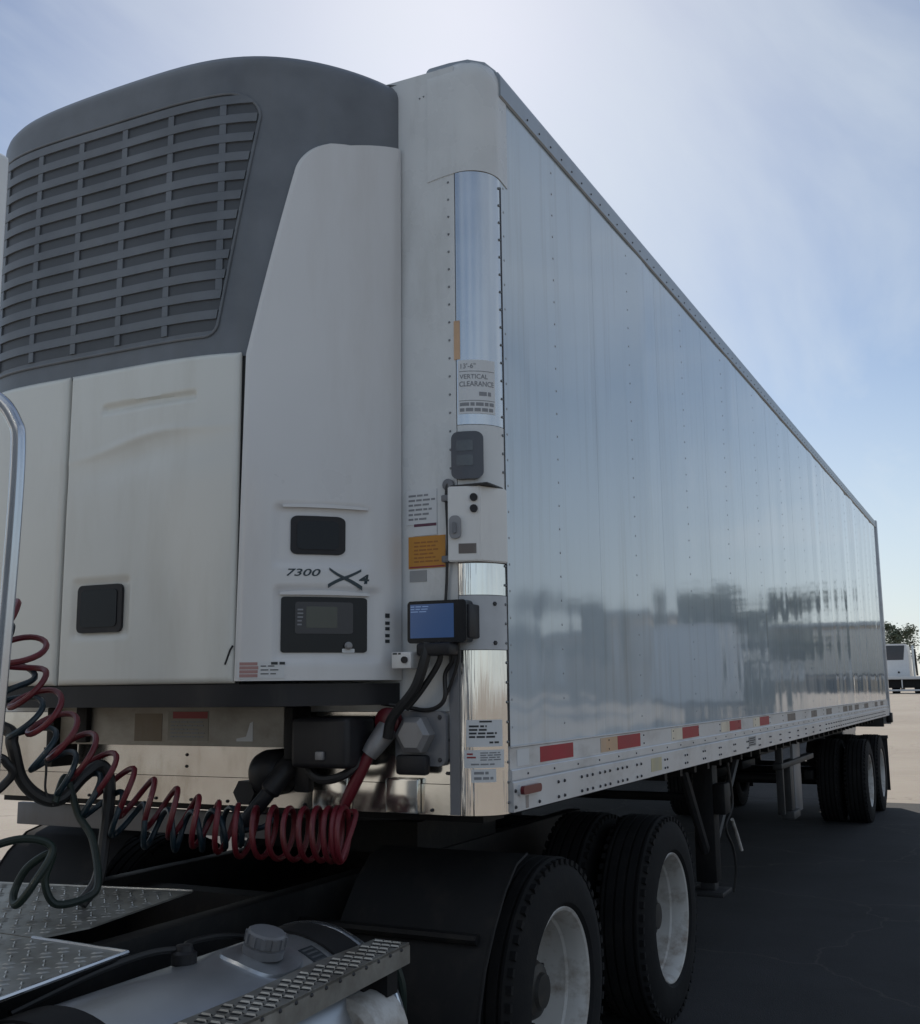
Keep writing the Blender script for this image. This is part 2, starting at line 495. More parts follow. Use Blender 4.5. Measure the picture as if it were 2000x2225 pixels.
def rplate(mp_, u0, u1, v0, v1, rad, o0, o1, bm=None):
    us, lo, hi = rrect(u0, u1, v0, v1, rad)
    return strip(mp_, u0, u1, lo, hi, o0, o1, us=us, bm=bm)

def text_bm(s, mp_, u0, v0, height, width=None, off=0.001, shear=0.0, thick=0.0, align='LEFT'):
    """flat print laid on a mapped surface"""
    cu = bpy.data.curves.new('print', 'FONT')
    cu.body = s; cu.size = 1.0; cu.shear = shear; cu.offset = thick
    cu.resolution_u = 3
    ob = bpy.data.objects.new('print', cu)
    COL.objects.link(ob)
    dg = bpy.context.evaluated_depsgraph_get()
    me = bpy.data.meshes.new_from_object(ob.evaluated_get(dg))
    bpy.data.objects.remove(ob); bpy.data.curves.remove(cu)
    bm = BM(); bm.from_mesh(me); bpy.data.meshes.remove(me)
    if not bm.verts: return bm
    xs = [v.co.x for v in bm.verts]; ys = [v.co.y for v in bm.verts]
    x0, x1, y0, y1 = min(xs), max(xs), min(ys), max(ys)
    k = height / (y1 - y0)
    kx = k if width is None else width / (x1 - x0)
    for v in bm.verts:
        v.co = mp_(u0 + (v.co.x - x0) * kx, v0 + (v.co.y - y0) * k, off)
    return bm

def lines_bm(mp_, u0, u1, v0, v1, rows, off, fill=0.5, seed=1, ragged=0.3, words=True):
    """rows of short dashes: print too small to read"""
    rg = random.Random(seed); bm = BM()
    rh = (v1 - v0) / rows
    for i in range(rows):
        vb = v1 - (i + 1) * rh + rh * (1 - fill) / 2
        end = u1 - (u1 - u0) * ragged * rg.random()
        u = u0
        while u < end - 0.004:
            wl = min(end - u, rg.uniform(0.012, 0.035))
            strip(mp_, u, u + wl, vb, vb + rh * fill, 0, off, nu=2, bm=bm)
            u += wl + (0.005 if words else 0.0)
    return bm

def rivet(bm, mp_, u, v, r=0.006, h=0.003, n=6):
    c = bm.verts.new(mp_(u, v, h))
    ring = [bm.verts.new(mp_(u + r * math.cos(2 * PI * k / n), v + r * math.sin(2 * PI * k / n), 0)) for k in range(n)]
    mid = [bm.verts.new(mp_(u + .7 * r * math.cos(2 * PI * k / n), v + .7 * r * math.sin(2 * PI * k / n), h * .85)) for k in range(n)]
    for k in range(n):
        bm.faces.new((ring[k], ring[(k + 1) % n], mid[(k + 1) % n], mid[k]))
        bm.faces.new((mid[k], mid[(k + 1) % n], c))

def bolt(bm, mp_, u, v, r=0.008, h=0.006): return rivet(bm, mp_, u, v, r, h, 6)

def nz(x, y, z=0.0): return noise.noise(Vector((x, y, z)))

# ------------------------------------------------------------------ ground
def terrain(y): return 0.0 if y < 18 else 1.22 * (1 - math.cos(min(1, (y - 18) / 50) * PI)) / 2
bm = BM()
ys = [-400, -150, -60, -20, 0, 18] + [18 + 50 * k / 12 for k in range(1, 13)] + [120, 250, 600, 1500]
xs_ = [-1500, -400, -100, -30, 0, 30, 100, 400, 1500]
g = [[bm.verts.new((x, y, terrain(y))) for x in xs_] for y in ys]
for a, b in zip(g, g[1:]):
    for i in range(len(xs_) - 1):
        bm.faces.new((a[i], a[i + 1], b[i + 1], b[i]))
build('ground', bm, M_lot, kind='structure')
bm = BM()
ay0, ay1, ax0, ax1 = -0.8, 13.95, -6.6, 5.6  # dark sheet over the shaded ground, its colour deepens the shade
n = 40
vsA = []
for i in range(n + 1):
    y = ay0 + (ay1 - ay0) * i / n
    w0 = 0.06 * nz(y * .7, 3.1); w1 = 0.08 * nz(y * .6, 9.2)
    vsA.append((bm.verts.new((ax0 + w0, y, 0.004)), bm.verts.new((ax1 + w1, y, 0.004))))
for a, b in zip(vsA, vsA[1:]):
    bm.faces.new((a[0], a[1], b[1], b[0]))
pr = None  # added dark strip deepens shade under the trailer; slanted edge hides behind its rear
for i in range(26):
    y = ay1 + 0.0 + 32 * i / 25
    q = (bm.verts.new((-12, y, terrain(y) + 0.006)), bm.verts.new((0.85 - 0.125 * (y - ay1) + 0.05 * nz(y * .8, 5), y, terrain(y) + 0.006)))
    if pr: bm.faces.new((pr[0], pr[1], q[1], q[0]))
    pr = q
build('asphalt_shade_sheet', bm, M_shade_asphalt, kind='structure')

# ------------------------------------------------------------------ semi trailer
LT = 13.62
ZB, ZT = 1.265, 4.10
TR = thing('semi_trailer', 'long white refrigerated trailer with glossy riveted flank and red tapes along its rail', 'trailer', (0, LT / 2, 0))

SEAMS = [0.13, 1.19] + [1.19 + 1.046 * k for k in range(1, 12)]
SEAMS = [s for s in SEAMS if s < LT - 0.4] + [LT - 0.07]
POSTS = [0.144 + 0.523 * k for k in range(0, 27)]
AMP = {}
def bulge(y, z):
    k = math.floor((y - 0.144) / 0.523); t = (y - 0.144) / 0.523 - k
    rg = random.Random(k * 91 + 5)
    A = rg.uniform(-0.0028, 0.0032) * (0.8 + 0.09 * max(0, y)); ph = rg.uniform(0, 6)
    sh = math.sin(PI * t) ** 2
    amp = A * (0.7 + 0.5 * math.sin(1.3 * z + ph))
    fine = 0.0016 * (0.6 + 0.1 * max(0, y)) * nz(y * 2.4, z * 0.55, 3.3) + 0.00035 * nz(y * 7, z * 2.2, 8.8)
    low = 0.0020 * math.exp(-((z - 1.75) / 0.3) ** 2) * nz(y * 5.5, z * 3.5, 1.7)
    return sh * amp + (fine + low) * (0.25 + 0.75 * sh)
for y0, y1 in zip(SEAMS, SEAMS[1:]):
    nu = max(8, int((y1 - y0) / 0.04)); nv = 56
    bm = strip(m_side, y0 + 0.0003, y1, 1.492, 4.0, -0.02, 0.0, nu=nu, nv=nv,
               offf=lambda u, v: bulge(u, v) + 0.0004 * (1 - (u - y0) / (y1 - y0)))
    p = build('side_panel', bm, M_side, TR, angle=50)
    rb = BM()
    for py in POSTS:
        if y0 + 0.02 < py + 0.018 < y1:
            for k in range(25):
                rivet(rb, m_side, py + 0.018, 1.56 + k * 0.0985, 0.0055, 0.0028)
    if rb.verts: build('rivet_row', rb, M_siderivet, p, kind='stuff')
    else: rb.free()

# bottom rail: profile (x, z) swept along the side
def railpiece(name, prof, m, y0=0.128, y1=LT, label=None):
    bm = BM(); prism(bm, prof, 'Y', y0, y1)
    return build(name, bm, m, TR, smooth=False, label=label)
upper = railpiece('rail_band', [(1.25, 1.412), (1.304, 1.412), (1.304, 1.486), (1.309, 1.489), (1.309, 1.4935), (1.25, 1.4935)], M_rail)
ledge = railpiece('rail_ledge', [(1.25, 1.372), (1.310, 1.372), (1.312, 1.376), (1.312, 1.408), (1.308, 1.4115), (1.25, 1.4115)], M_rail)
lower = railpiece('bottom_rail', [(1.15, ZB), (1.316, ZB), (1.316, 1.366), (1.308, 1.3715), (1.25, 1.3715), (1.25, 1.28), (1.15, 1.28)], M_rail)
rb = BM()
for y in SEAMS[1:-1] + [s - 0.523 for s in SEAMS[2:]]:
    for z in (1.43, 1.468): bolt(rb, lambda u, v, o: Vector((1.304 + o, u, v)), y + 0.02, z, 0.005, 0.004)
build('rivet_row', rb, M_bolt, upper, kind='stuff')
rb = BM()
y = 0.27
while y < LT - 0.2:
    bolt(rb, lambda u, v, o: Vector((1.312 + o, u, v)), y, 1.391, 0.005, 0.004); y += 0.262
build('rivet_row', rb, M_bolt, ledge, kind='stuff')
rb = BM()
ml = lambda u, v, o: Vector((1.316 + o, u, v))
for gy, cnt in [(0.143, 1), (0.363, 1), (0.592, 2), (0.885, 3), (1.11, 3), (1.35, 3), (1.60, 2)]:
    for k in range(cnt):
        for z in (1.282, 1.338):
            bolt(rb, ml, gy + (k - (cnt - 1) / 2) * 0.066, z, 0.0075, 0.007)
y = 2.06
while y < LT - 0.5:
    for dy in (-0.022, 0.022):
        for z in (1.292, 1.333): bolt(rb, ml, y + dy, z, 0.007, 0.006)
    y += 0.39 if y < 7.2 else 0.17
build('bolt_row', rb, M_bolt, lower, kind='stuff')

mb = lambda u, v, o: Vector((1.304 + o, u, v))
def tape(y0, y1, z0, z1, m, nm='reflector', label=None):
    return build(nm, strip(mb, y0, y1, z0, z1, 0, 0.0015, nu=1), m, TR, smooth=False, label=label)
tape(0.41, 0.762, 1.4215, 1.479, M_red, label='red reflective tape nearest the front corner')
for a, b, c in [(1.10, 1.33, 1.675), (2.225, 2.435, 2.79), (3.335, 3.56, 3.895), (4.28, 4.50, 4.84)]:
    tape(a, b, 1.4195, 1.480, M_amber if a < 1.2 else M_white)
    tape(b + 0.002, c, 1.4195, 1.480, M_red)
for a, b in [(5.6, 5.95), (6.77, 7.08), (7.67, 8.01), (8.86, 9.2), (9.3, 9.6), (9.84, 10.2), (10.75, 11.15), (11.9, 12.2), (12.6, 12.95)]:
    tape(a, b, 1.4195, 1.476, M_brown, label='faded brown reflective tape')
tape(0.19, 0.30, 1.42, 1.478, M_paper, 'sticker', label='faint silver tape remnant')
build('sticker', strip(ml, 1.80, 1.98, 1.288, 1.352, 0, 0.0015, nu=1), mat('worn_yellow_sticker', (0.52, 0.47, 0.30), 0.5, dirt=(0.45, 0.43, 0.38), dirt_amt=0.7), TR, smooth=False, label='worn yellow sticker')
st = build('sticker', strip(ml, 4.05, 4.28, 1.296, 1.36, 0, 0.0015, nu=1), M_grey, TR, smooth=False, label='small dark data plate')
build('print', lines_bm(lambda u, v, o: Vector((1.3175 + o, u, v)), 4.06, 4.27, 1.30, 1.355, 4, 0.001, seed=3), M_ink, st, smooth=False)

# red marker lamp near the front
mk = build('marker_lamp', rplate(ml, 0.175, 0.345, 1.322, 1.352, 0.014, 0, 0.02), M_marker, TR)
build('lamp_base', rplate(ml, 0.165, 0.355, 1.316, 1.358, 0.018, 0, 0.006), M_rail, mk)
build('rust_stain', strip(ml, 0.235, 0.262, 1.27, 1.3155, 0, 0.001, nu=1), mat('stain', (0.33, 0.29, 0.27), 0.6), mk, smooth=False)

# top rail
prof = [(1.24, 4.0), (1.306, 4.0), (1.312, 4.006), (1.312, 4.085), (1.302, 4.105), (1.27, 4.118), (1.24, 4.118)]
bm = BM(); prism(bm, prof, 'Y', 0.131, LT)
tr = build('top_rail', bm, M_toprail, TR, smooth=False)
rb = BM(); y = 0.4
while y < LT - 0.1:
    rivet(rb, lambda u, v, o: Vector((1.312 + o, u, v)), y, 4.03, 0.005, 0.004); y += 0.13
build('rivet_row', rb, M_bolt, tr, kind='stuff')
bm = BM(); prism(bm, [(-1.30, 4.0), (-1.312, 4.006), (-1.312, 4.085), (-1.27, 4.118), (-1.24, 4.118), (-1.24, 4.0)], 'Y', 0.131, LT)
build('top_rail', bm, M_toprail, TR, smooth=False)
build('roof', bx(-1.239, 1.239, 0.05, LT, 4.04, 4.112), M_front, TR, smooth=False)
build('far_side_wall', bx(-1.30, -1.26, 0.131, LT, 1.27, 3.999), M_side, TR, smooth=False)
build('bottom_rail', bx(-1.315, -1.15, 0.131, LT, ZB, 1.269), M_rail, TR, smooth=False)
build('floor', bx(-1.149, 1.149, 0.06, LT, 1.30, 1.42), M_frame, TR, smooth=False)
# rear frame and doors
bm = BM(); box(bm, 1.225, 1.324, LT + 0.001, LT + 0.09, 1.14, 4.112, 0.006)
build('rear_post', bm, M_rail, TR)
bm = BM(); box(bm, -1.324, -1.225, LT + 0.001, LT + 0.09, 1.14, 4.112, 0.006)
build('rear_post', bm, M_rail, TR)
build('rear_sill', bx(-1.224, 1.224, LT + 0.001, LT + 0.09, 1.10, 1.30, 0.005), M_steel, TR)
build('rear_header', bx(-1.224, 1.224, LT + 0.001, LT + 0.08, 3.93, 4.11, 0.005), M_rail, TR)
for a, b in ((-1.222, -0.004), (0.004, 1.222)):
    d = build('rear_door', bx(a, b, LT + 0.02, LT + 0.075, 1.305, 3.925, 0.01), M_front, TR)
    build('lock_rod', tube(BM(), [((a + b) / 2, LT + 0.1, 1.2), ((a + b) / 2, LT + 0.1, 4.0)], 0.017, 8), M_rail, d)
build('bumper', bx(1.27, 1.345, LT - 0.02, LT + 0.14, 1.16, 1.30, 0.008), M_blk, TR, label='black rubber dock bumper at the rear corner')

# front wall
fw = build('front_wall', strip(m_front, -1.168, 1.168, 1.62, 4.10, -0.05, 0.0, nu=20, nv=30,
           offf=lambda u, v: 0.0012 * nz(u * 3, v * 2)), M_front, TR, angle=50)
rb = BM()
for k in range(22): rivet(rb, m_front, 1.142, 2.50 + 0.07 * k, 0.005, 0.004)
for k in range(8): rivet(rb, m_front, 1.02 + 0.018 * k, 4.0 + 0.004 * k, 0.004, 0.003)
build('rivet_row', rb, M_rivet, fw, kind='stuff')
ls = build('front_sheet', strip(m_front, -1.168, 1.168, 1.368, 1.618, -0.05, 0.002, nu=24, nv=6, offf=lambda u, v: 0.002 * nz(u * 4, v * 5, 2)), M_alum, TR, angle=50, label='dull aluminium sheet under the cooling unit')
rb = BM()
for x in (-0.05, 0.32, 0.55, 1.12, 1.125):
    for z in (1.405, 1.45, 1.52): bolt(rb, lambda u, v, o: m_front(u, v, o + .003), x, z, 0.007, 0.006)
build('bolt_row', rb, M_bolt, ls, kind='stuff')
ls2 = build('front_sheet', strip(m_front, -1.168, 1.168, 1.262, 1.366, -0.05, 0.006, nu=24, nv=4, offf=lambda u, v: 0.002 * nz(u * 4, v * 5, 5)), M_alum, TR, angle=50, label='aluminium kick strip along the front bottom edge')
rb = BM()
for x in [-1.1 + 0.18 * k for k in range(13)]:
    bolt(rb, lambda u, v, o: m_front(u, v, o + .008), x, 1.277, 0.007, 0.006)
build('bolt_row', rb, M_bolt, ls2, kind='stuff')
build('front_sill', bx(-1.20, 1.20, 0.12, 0.30, 1.225, 1.2615), M_frame, TR, smooth=False)

# corner post, piece by piece from the top
LQ = RC * PI / 2
def cpiece(name, v0, v1, m, o=0.0, u0=0.002, u1=LQ - 0.001, label=None, nv=1):
    return build(name, strip(m_corner, u0, u1, v0, v1, -0.03, o, nu=18, nv=nv), m, TR, angle=45, label=label)
# moulded corner cap with rounded top, crossing onto front and side
def captop(u):
    return 4.125 - (0.03 * (max(0, (-u)) / 0.12) ** 2 if u < 0 else 0)
us = [-0.115, -0.11, -0.08, -0.04, 0] + [LQ * k / 14 for k in range(1, 15)] + [LQ + 0.03, LQ + 0.07]
def caplow(u):
    t = (u - LQ * 0.45) / 0.22
    return 3.655 - 0.02 * t * t
def capo(u, v):
    e = max(0, v - 4.045) / 0.08
    return -0.03 * e * e
cc = build('corner_cap', strip(m_corner, 0, 0, caplow, captop, -0.03, 0.004, us=us, nv=26, offf=capo), M_front, TR, angle=60, label='smooth moulded cap on the top front corner')
build('cap_lip', rplate(m_corner, -0.13, LQ + 0.04, 4.085, 4.128, 0.02, -0.05, -0.018), M_toprail, cc)
cpiece('corner_panel', 2.66, 3.652, M_satin, 0.001, label='satin upper corner sheet mirroring blue sky', nv=10)
cpiece('corner_panel', 2.427, 2.658, M_front, 0.001, label='white corner sheet behind the dark oblong lamp')
cpiece('corner_panel', 2.148, 2.425, M_front, -0.006)
cpiece('corner_panel', 2.032, 2.146, M_chrome, 0.001, label='short mirror bright corner band')
cpiece('corner_panel', 1.836, 2.030, mat('light_grey_plate', (0.46, 0.48, 0.51), 0.3), 0.0015, label='grey corner plate behind the tablet')
cpiece('corner_panel', 1.262, 1.834, M_chrome, 0.001, label='tall mirror bright lower corner sheet', nv=10)
# dark gasket along the vertical seam, white edge strip
bm = strip(m_corner, LQ - 0.0009, LQ + 0.006, 1.264, 3.62, -0.01, 0.0035, nu=2)
build('corner_seam', bm, M_bolt, TR, smooth=False)
rb = BM()
for k in range(34): bolt(rb, lambda u, v, o: m_corner(u, v, o + .001), LQ - 0.012, 1.30 + 0.07 * k, 0.006, 0.005)
build('rivet_row', rb, M_rivet, TR, kind='stuff')
# strip left of the corner post
build('corner_trim', strip(m_front, 1.135, 1.171, 1.264, 1.90, 0.0, 0.012, nu=2), M_greybox, TR, smooth=False, label='dark grey vertical trim beside the mirror bright corner')

# stickers on the corner
oc = lambda k: (lambda u, v, o: m_corner(u, v, o + k))
s1 = build('sticker', strip(m_corner, 0.008, 0.150, 2.70, 2.905, 0, 0.003, nu=10), M_paper, TR, smooth=False, label='white clearance sticker high on the corner')
build('print', text_bm("13'-6\"", oc(.003), 0.018, 2.872, 0.02, 0.055, 0.0008, thick=.01), M_inksoft, s1, smooth=False)
build('print', text_bm('VERTICAL', oc(.003), 0.014, 2.832, 0.018, 0.105, 0.0008, thick=.01), M_inksoft, s1, smooth=False)
build('print', text_bm('CLEARANCE', oc(.003), 0.012, 2.803, 0.020, 0.132, 0.0008, thick=.015), M_inksoft, s1, smooth=False)
bm = strip(oc(.003), 0.012, 0.146, 2.860, 2.8625, 0, 0.0008, nu=6); strip(oc(.003), 0.012, 0.146, 2.748, 2.7505, 0, 0.0008, nu=6, bm=bm)
build('print', bm, M_inksoft, s1, smooth=False)
build('print', lines_bm(oc(.003), 0.085, 0.142, 2.76, 2.79, 1, 0.0008, seed=5), M_inksoft, s1, smooth=False)
build('print', lines_bm(oc(.003), 0.014, 0.146, 2.704, 2.746, 2, 0.0008, fill=0.6, seed=8, ragged=0.05), M_inksoft, s1, smooth=False)
build('sticker', strip(m_corner, -0.008, 0.016, 2.91, 3.06, 0, 0.003, nu=4), M_amber, TR, smooth=False, label='torn orange sticker remnant above the clearance sticker')
s2 = build('sticker', strip(m_corner, 0.024, 0.160, 1.497, 1.590, 0, 0.003, nu=10), M_paper, TR, smooth=False, label='white notice with bold lines on the mirror bright corner')
build('print', lines_bm(oc(.003), 0.034, 0.152, 1.525, 1.574, 4, 0.0008, fill=0.55, seed=2, ragged=.5), M_ink, s2, smooth=False)
build('print', lines_bm(oc(.003), 0.105, 0.145, 1.505, 1.518, 1, 0.0008, seed=4), M_ink, s2, smooth=False)
build('print', strip(oc(.003), 0.07, 0.115, 1.581, 1.587, 0, 0.0008, nu=4), M_ink, s2, smooth=False)
s3 = build('sticker', strip(m_corner, 0.016, 0.166, 1.424, 1.486, 0, 0.0035, nu=10), M_paper, TR, smooth=False, label='pale notice with red corner mark below the bold one')
build('print', lines_bm(oc(.0035), 0.026, 0.058, 1.455, 1.478, 2, 0.0008, seed=9), M_inkred, s3, smooth=False)
build('print', lines_bm(oc(.0035), 0.072, 0.15, 1.448, 1.48, 4, 0.0008, seed=12, ragged=.1), M_inksoft, s3, smooth=False)
build('print', lines_bm(oc(.0035), 0.04, 0.13, 1.432, 1.442, 1, 0.0008, seed=13), M_inksoft, s3, smooth=False)
s4 = build('sticker', strip(m_corner, 0.04, 0.13, 1.375, 1.42, 0, 0.002, nu=8), M_paper, TR, smooth=False, label='torn small sticker near the corner bottom')
build('print', lines_bm(oc(.002), 0.05, 0.12, 1.38, 1.416, 2, 0.0008, seed=23), M_inksoft, s4, smooth=False)
# stickers on the front strip
d1 = build('sticker', strip(m_front, 0.957, 1.085, 2.300, 2.430, 0, 0.0025, nu=1), M_paper, TR, smooth=False, label='white instruction sheet beside the cooling unit')
build('print', lines_bm(lambda u, v, o: m_front(u, v, o + .0025), 0.967, 1.078, 2.312, 2.418, 6, 0.0008, fill=0.42, seed=6), M_inksoft, d1, smooth=False)
d2 = build('sticker', strip(m_front, 0.988, 1.085, 2.258, 2.304, 0, 0.0035, nu=1), M_paper, TR, smooth=False, label='small white label with purple band')
build('print', strip(lambda u, v, o: m_front(u, v, o + .0035), 0.99, 1.083, 2.292, 2.3025, 0, .0008, nu=1), mat('purple_print', (0.10, 0.03, 0.06), .5), d2, smooth=False)
d3 = build('sticker', strip(m_front, 0.966, 1.119, 2.137, 2.2555, 0, 0.003, nu=1), M_orange, TR, smooth=False, label='orange warning sticker beside the cooling unit')
build('print', lines_bm(lambda u, v, o: m_front(u, v, o + .003), 0.99, 1.10, 2.155, 2.24, 6, 0.0008, fill=0.4, seed=16), mat('brown_print', (0.30, 0.12, 0.02), .5), d3, smooth=False)
build('print', strip(lambda u, v, o: m_front(u, v, o + .003), 0.97, 1.115, 2.1395, 2.145, 0, .0008, nu=1), M_inkred, d3, smooth=False)
build('sticker', strip(m_front, 0.970, 1.040, 2.088, 2.130, 0, 0.002, nu=1), M_grey, TR, smooth=False, label='small grey label under the orange one')
# cable and clips along the corner
cb = build('cable', tube(BM(), smooth_path([(1.14, -0.012, 2.455), (1.133, -0.02, 2.40), (1.137, -0.018, 2.25), (1.134, -0.018, 2.16), (1.128, -0.012, 2.08), (1.122, -0.012, 2.0)], 6), 0.0055, 8), M_steel, TR)
for z in (2.385, 2.162):
    build('cable_clip', bx(1.118, 1.150, -0.034, 0.0, z - 0.012, z + 0.012, 0.004), M_greybox, cb)
bm = BM(); lathe(bm, [(-0.002, 0.022), (-0.016, 0.022), (-0.02, 0.014)], 'Y', 14, (1.137, 0, 2.437))
build('grommet', bm, M_greybox, TR)

# dark oblong lamp housing on the corner
us, lo, hi = rrect(-0.012, 0.092, 2.452, 2.628, 0.026)
lm = build('tracker_housing', strip(m_corner, 0, 0, lo, hi, 0, 0.026, us=us), mat('smoky_housing', (0.07, 0.075, 0.09), 0.3, var=.1), TR, label='smoky dark oblong housing high on the corner')
bm = BM()
for v0 in (2.50, 2.555): rplate(oc(.026), 0.008, 0.060, v0, v0 + 0.04, 0.006, 0, 0.002, bm=bm)
build('lens', bm, mat('smoky_lens', (0.10, 0.11, 0.12), 0.2), lm)

# white control box straddling the corner
poly = [(1.150, 0.03), (1.150, -0.045), (1.262, -0.006), (1.312, 0.105), (1.312, 0.125), (1.24, 0.13)]
bm = BM(); prism(bm, poly, 'Z', 2.150, 2.424)
bmesh.ops.bevel(bm, geom=[e for e in bm.edges], offset=0.004, segments=2, affect='EDGES')
cbx = build('control_box', bm, M_box, TR, angle=30, label='white control box on the corner with two black knobs')
fa = Vector((1.150, -0.045, 0)); fb = Vector((1.262, -0.006, 0)); ft = (fb - fa).normalized(); fn = Vector((ft.y, -ft.x, 0))
def m_box(u, v, o): return fa + ft * u + fn * o + Vector((0, 0, v))
for z in (2.381, 2.340):
    kb = build('knob', strip(m_box, 0, 0, *rrect(0.083, 0.111, z - 0.014, z + 0.014, 0.0139)[1:], 0, 0.012, us=rrect(0.083, 0.111, 0, 1, 0.0139)[0]), M_blk, cbx)
gp = BM(); rplate(m_box, 0.008, 0.050, 2.232, 2.315, 0.018, 0, 0.014, bm=gp)
build('latch', gp, M_greylt, cbx)
build('latch', rplate(m_box, 0.02, 0.034, 2.25, 2.29, 0.005, 0.014, 0.024), M_greybox, cbx)
lb = build('sticker', strip(m_box, 0.040, 0.104, 2.178, 2.214, 0, 0.0015, nu=1), M_brown, cbx, smooth=False, label='brown label on the control box')
build('lid', bx(1.146, 1.300, -0.02, 0.12, 2.425, 2.432, 0.002), M_steel, cbx)

# tablet with lit blue screen on the grey plate
ta = Vector((1.00, -0.085, 0)); tb_ = Vector((1.215, -0.075, 0)); tt = (tb_ - ta).normalized(); tn = Vector((tt.y, -tt.x, 0))
def m_tab(u, v, o): return ta + tt * u + tn * o + Vector((0, 0, v))
bm = rplate(m_tab, 0.006, 0.236, 1.860, 2.010, 0.014, -0.06, 0.0)
tab = build('display_unit', bm, M_gloss, TR, label='black display unit with lit blue screen bracketed to the front corner')
sc = build('screen', strip(m_tab, 0.018, 0.188, 1.878, 1.998, 0, 0.0015, nu=1), M_screen, tab, smooth=False)
bm = lines_bm(lambda u, v, o: m_tab(u, v, o + .0015), 0.02, 0.09, 1.967, 1.994, 3, 0.0006, fill=.35, seed=31)
lines_bm(lambda u, v, o: m_tab(u, v, o + .0015), 0.13, 0.172, 1.985, 1.995, 1, 0.0006, fill=.5, seed=33)
build('screen_print', bm, M_screentext, tab, smooth=False)
build('bracket', bx(1.18, 1.242, -0.06, 0.03, 1.875, 1.995, 0.006), M_blk, tab)
rb = BM()
for z in (1.86, 2.0): bolt(rb, oc(.002), 0.135, z, 0.009, 0.006)
build('bolt_row', rb, M_bolt, tab, kind='stuff')
# wiring below the tablet
for pts, r in [([(1.09, -.09, 1.86), (1.085, -.10, 1.80), (1.045, -.10, 1.70), (0.955, -.10, 1.60), (0.93, -.09, 1.53)], 0.019),
               ([(1.13, -.09, 1.86), (1.13, -.07, 1.80), (1.06, -.07, 1.70), (1.0, -.08, 1.63)], 0.011),
               ([(1.17, -.06, 1.86), (1.165, -.04, 1.80), (1.13, -.03, 1.75), (1.125, -.03, 1.66), (1.06, -.03, 1.625), (0.95, -.03, 1.64), (0.88, -.05, 1.65)], 0.008),
               ([(1.19, -.04, 1.86), (1.18, -.03, 1.79), (1.14, -.02, 1.70), (1.115, -.02, 1.655)], 0.006)]:
    build('cable', tube(BM(), smooth_path([(a, b - 0.004, c) for a, b, c in pts], 8), r, 8), M_blackhose, TR)
build('cable_boot', bx(1.055, 1.19, -0.115, -0.03, 1.815, 1.859, 0.01), M_blk, TR)
# small white box with a knob
wb = build('switch_box', bx(0.957, 1.036, -0.115, 0.0, 1.772, 1.830, 0.004), M_box, TR, label='small white switch box with black knob under the tablet')
build('knob', strip(lambda u, v, o: Vector((u, -0.115 - o, v)), 0, 0, *rrect(1.000, 1.024, 1.79, 1.814, 0.0119)[1:], 0, 0.008, us=rrect(1.0, 1.024, 0, 1, 0.0119)[0]), M_blk, wb)
build('print', lines_bm(lambda u, v, o: Vector((u, -0.115 - o, v)), 0.963, 1.0, 1.818, 1.83, 1, 0.0008, seed=41), M_ink, wb, smooth=False)

# electric socket plate with hexagonal cover
fpl = lambda k: (lambda u, v, o: m_front(u, v, o + k))
sp = build('socket_plate', rplate(m_front, 0.925, 1.128, 1.43, 1.622, 0.03, 0, 0.03), M_greybox, TR, label='grey socket plate with a hexagonal cap')
bm = BM()
for a, b in ((0.066, 0), (0.066, 0.045), (0.052, 0.058), (0.0, 0.062)):
    pass
hexr = lambda rad, o: [bm.verts.new(m_front(1.018 + rad * math.cos(PI / 6 * (2 * k)), 1.54 + rad * math.sin(PI / 6 * (2 * k)), o)) for k in range(6)]
A, B, C_ = hexr(0.07, 0.03), hexr(0.07, 0.075), hexr(0.05, 0.088)
for P, Q in ((A, B), (B, C_)):
    for k in range(6): bm.faces.new((P[k], P[(k + 1) % 6], Q[(k + 1) % 6], Q[k]))
bm.faces.new(C_)
build('socket_cap', bm, M_greylt, sp, smooth=False)
build('socket_boot', bx(0.945, 1.07, -0.07, -0.031, 1.40, 1.47, 0.012), M_blk, sp)
rb = BM()
for x in (1.105, 0.945):
    for z in (1.60, 1.452): bolt(rb, fpl(.03), x, z, 0.009, 0.006)
build('bolt_row', rb, M_bolt, sp, kind='stuff')
# metal tubs on the bottom strip
for x0, x1 in ((0.572, 0.722), (0.885, 1.018)):
    build('steel_cover', bx(x0, x1, -0.035, -0.009, 1.264, 1.385, 0.006), M_alum, TR, label='flat steel cover on the front bottom strip')
# big black junction box and round receptacle
jb = build('junction_box', bx(0.585, 0.830, -0.20, -0.01, 1.425, 1.605, 0.02, 3), M_blk, TR, label='black junction box under the cooling unit')
build('conduit', tube(BM(), smooth_path([(0.60, -.10, 1.50), (0.62, -.14, 1.43), (0.69, -.16, 1.385), (0.78, -.15, 1.40), (0.84, -.10, 1.46)], 8), 0.016, 8), M_blackhose, jb)
build('latch', bx(0.70, 0.735, -0.212, -0.198, 1.455, 1.485, 0.004), M_greylt, jb)
bm = BM(); lathe(bm, [(-0.01, 0.086), (-0.07, 0.086), (-0.10, 0.078), (-0.125, 0.058), (-0.138, 0.03), (-0.14, 0.0)], 'Y', 28, (0.405, 0, 1.395))
rc = build('round_receptacle', bm, M_blk, TR, label='round grey plug receptacle on the front wall')
build('plug', tube(BM(), smooth_path([(0.52, -0.06, 1.455), (0.50, -0.12, 1.40), (0.465, -0.16, 1.33), (0.415, -0.18, 1.265), (0.38, -.19, 1.22)], 8), [0.040] * 8 + [0.038] * 8 + [0.028] * 17, 12), M_blk, rc)
build('plug_cover', bx(0.535, 0.60, -0.10, -0.06, 1.33, 1.47, 0.008), M_blk, rc)
bm = BM(); hx = [(0.285 + 0.05 * math.cos(PI / 3 * k), 1.318 + 0.05 * math.sin(PI / 3 * k)) for k in range(6)]
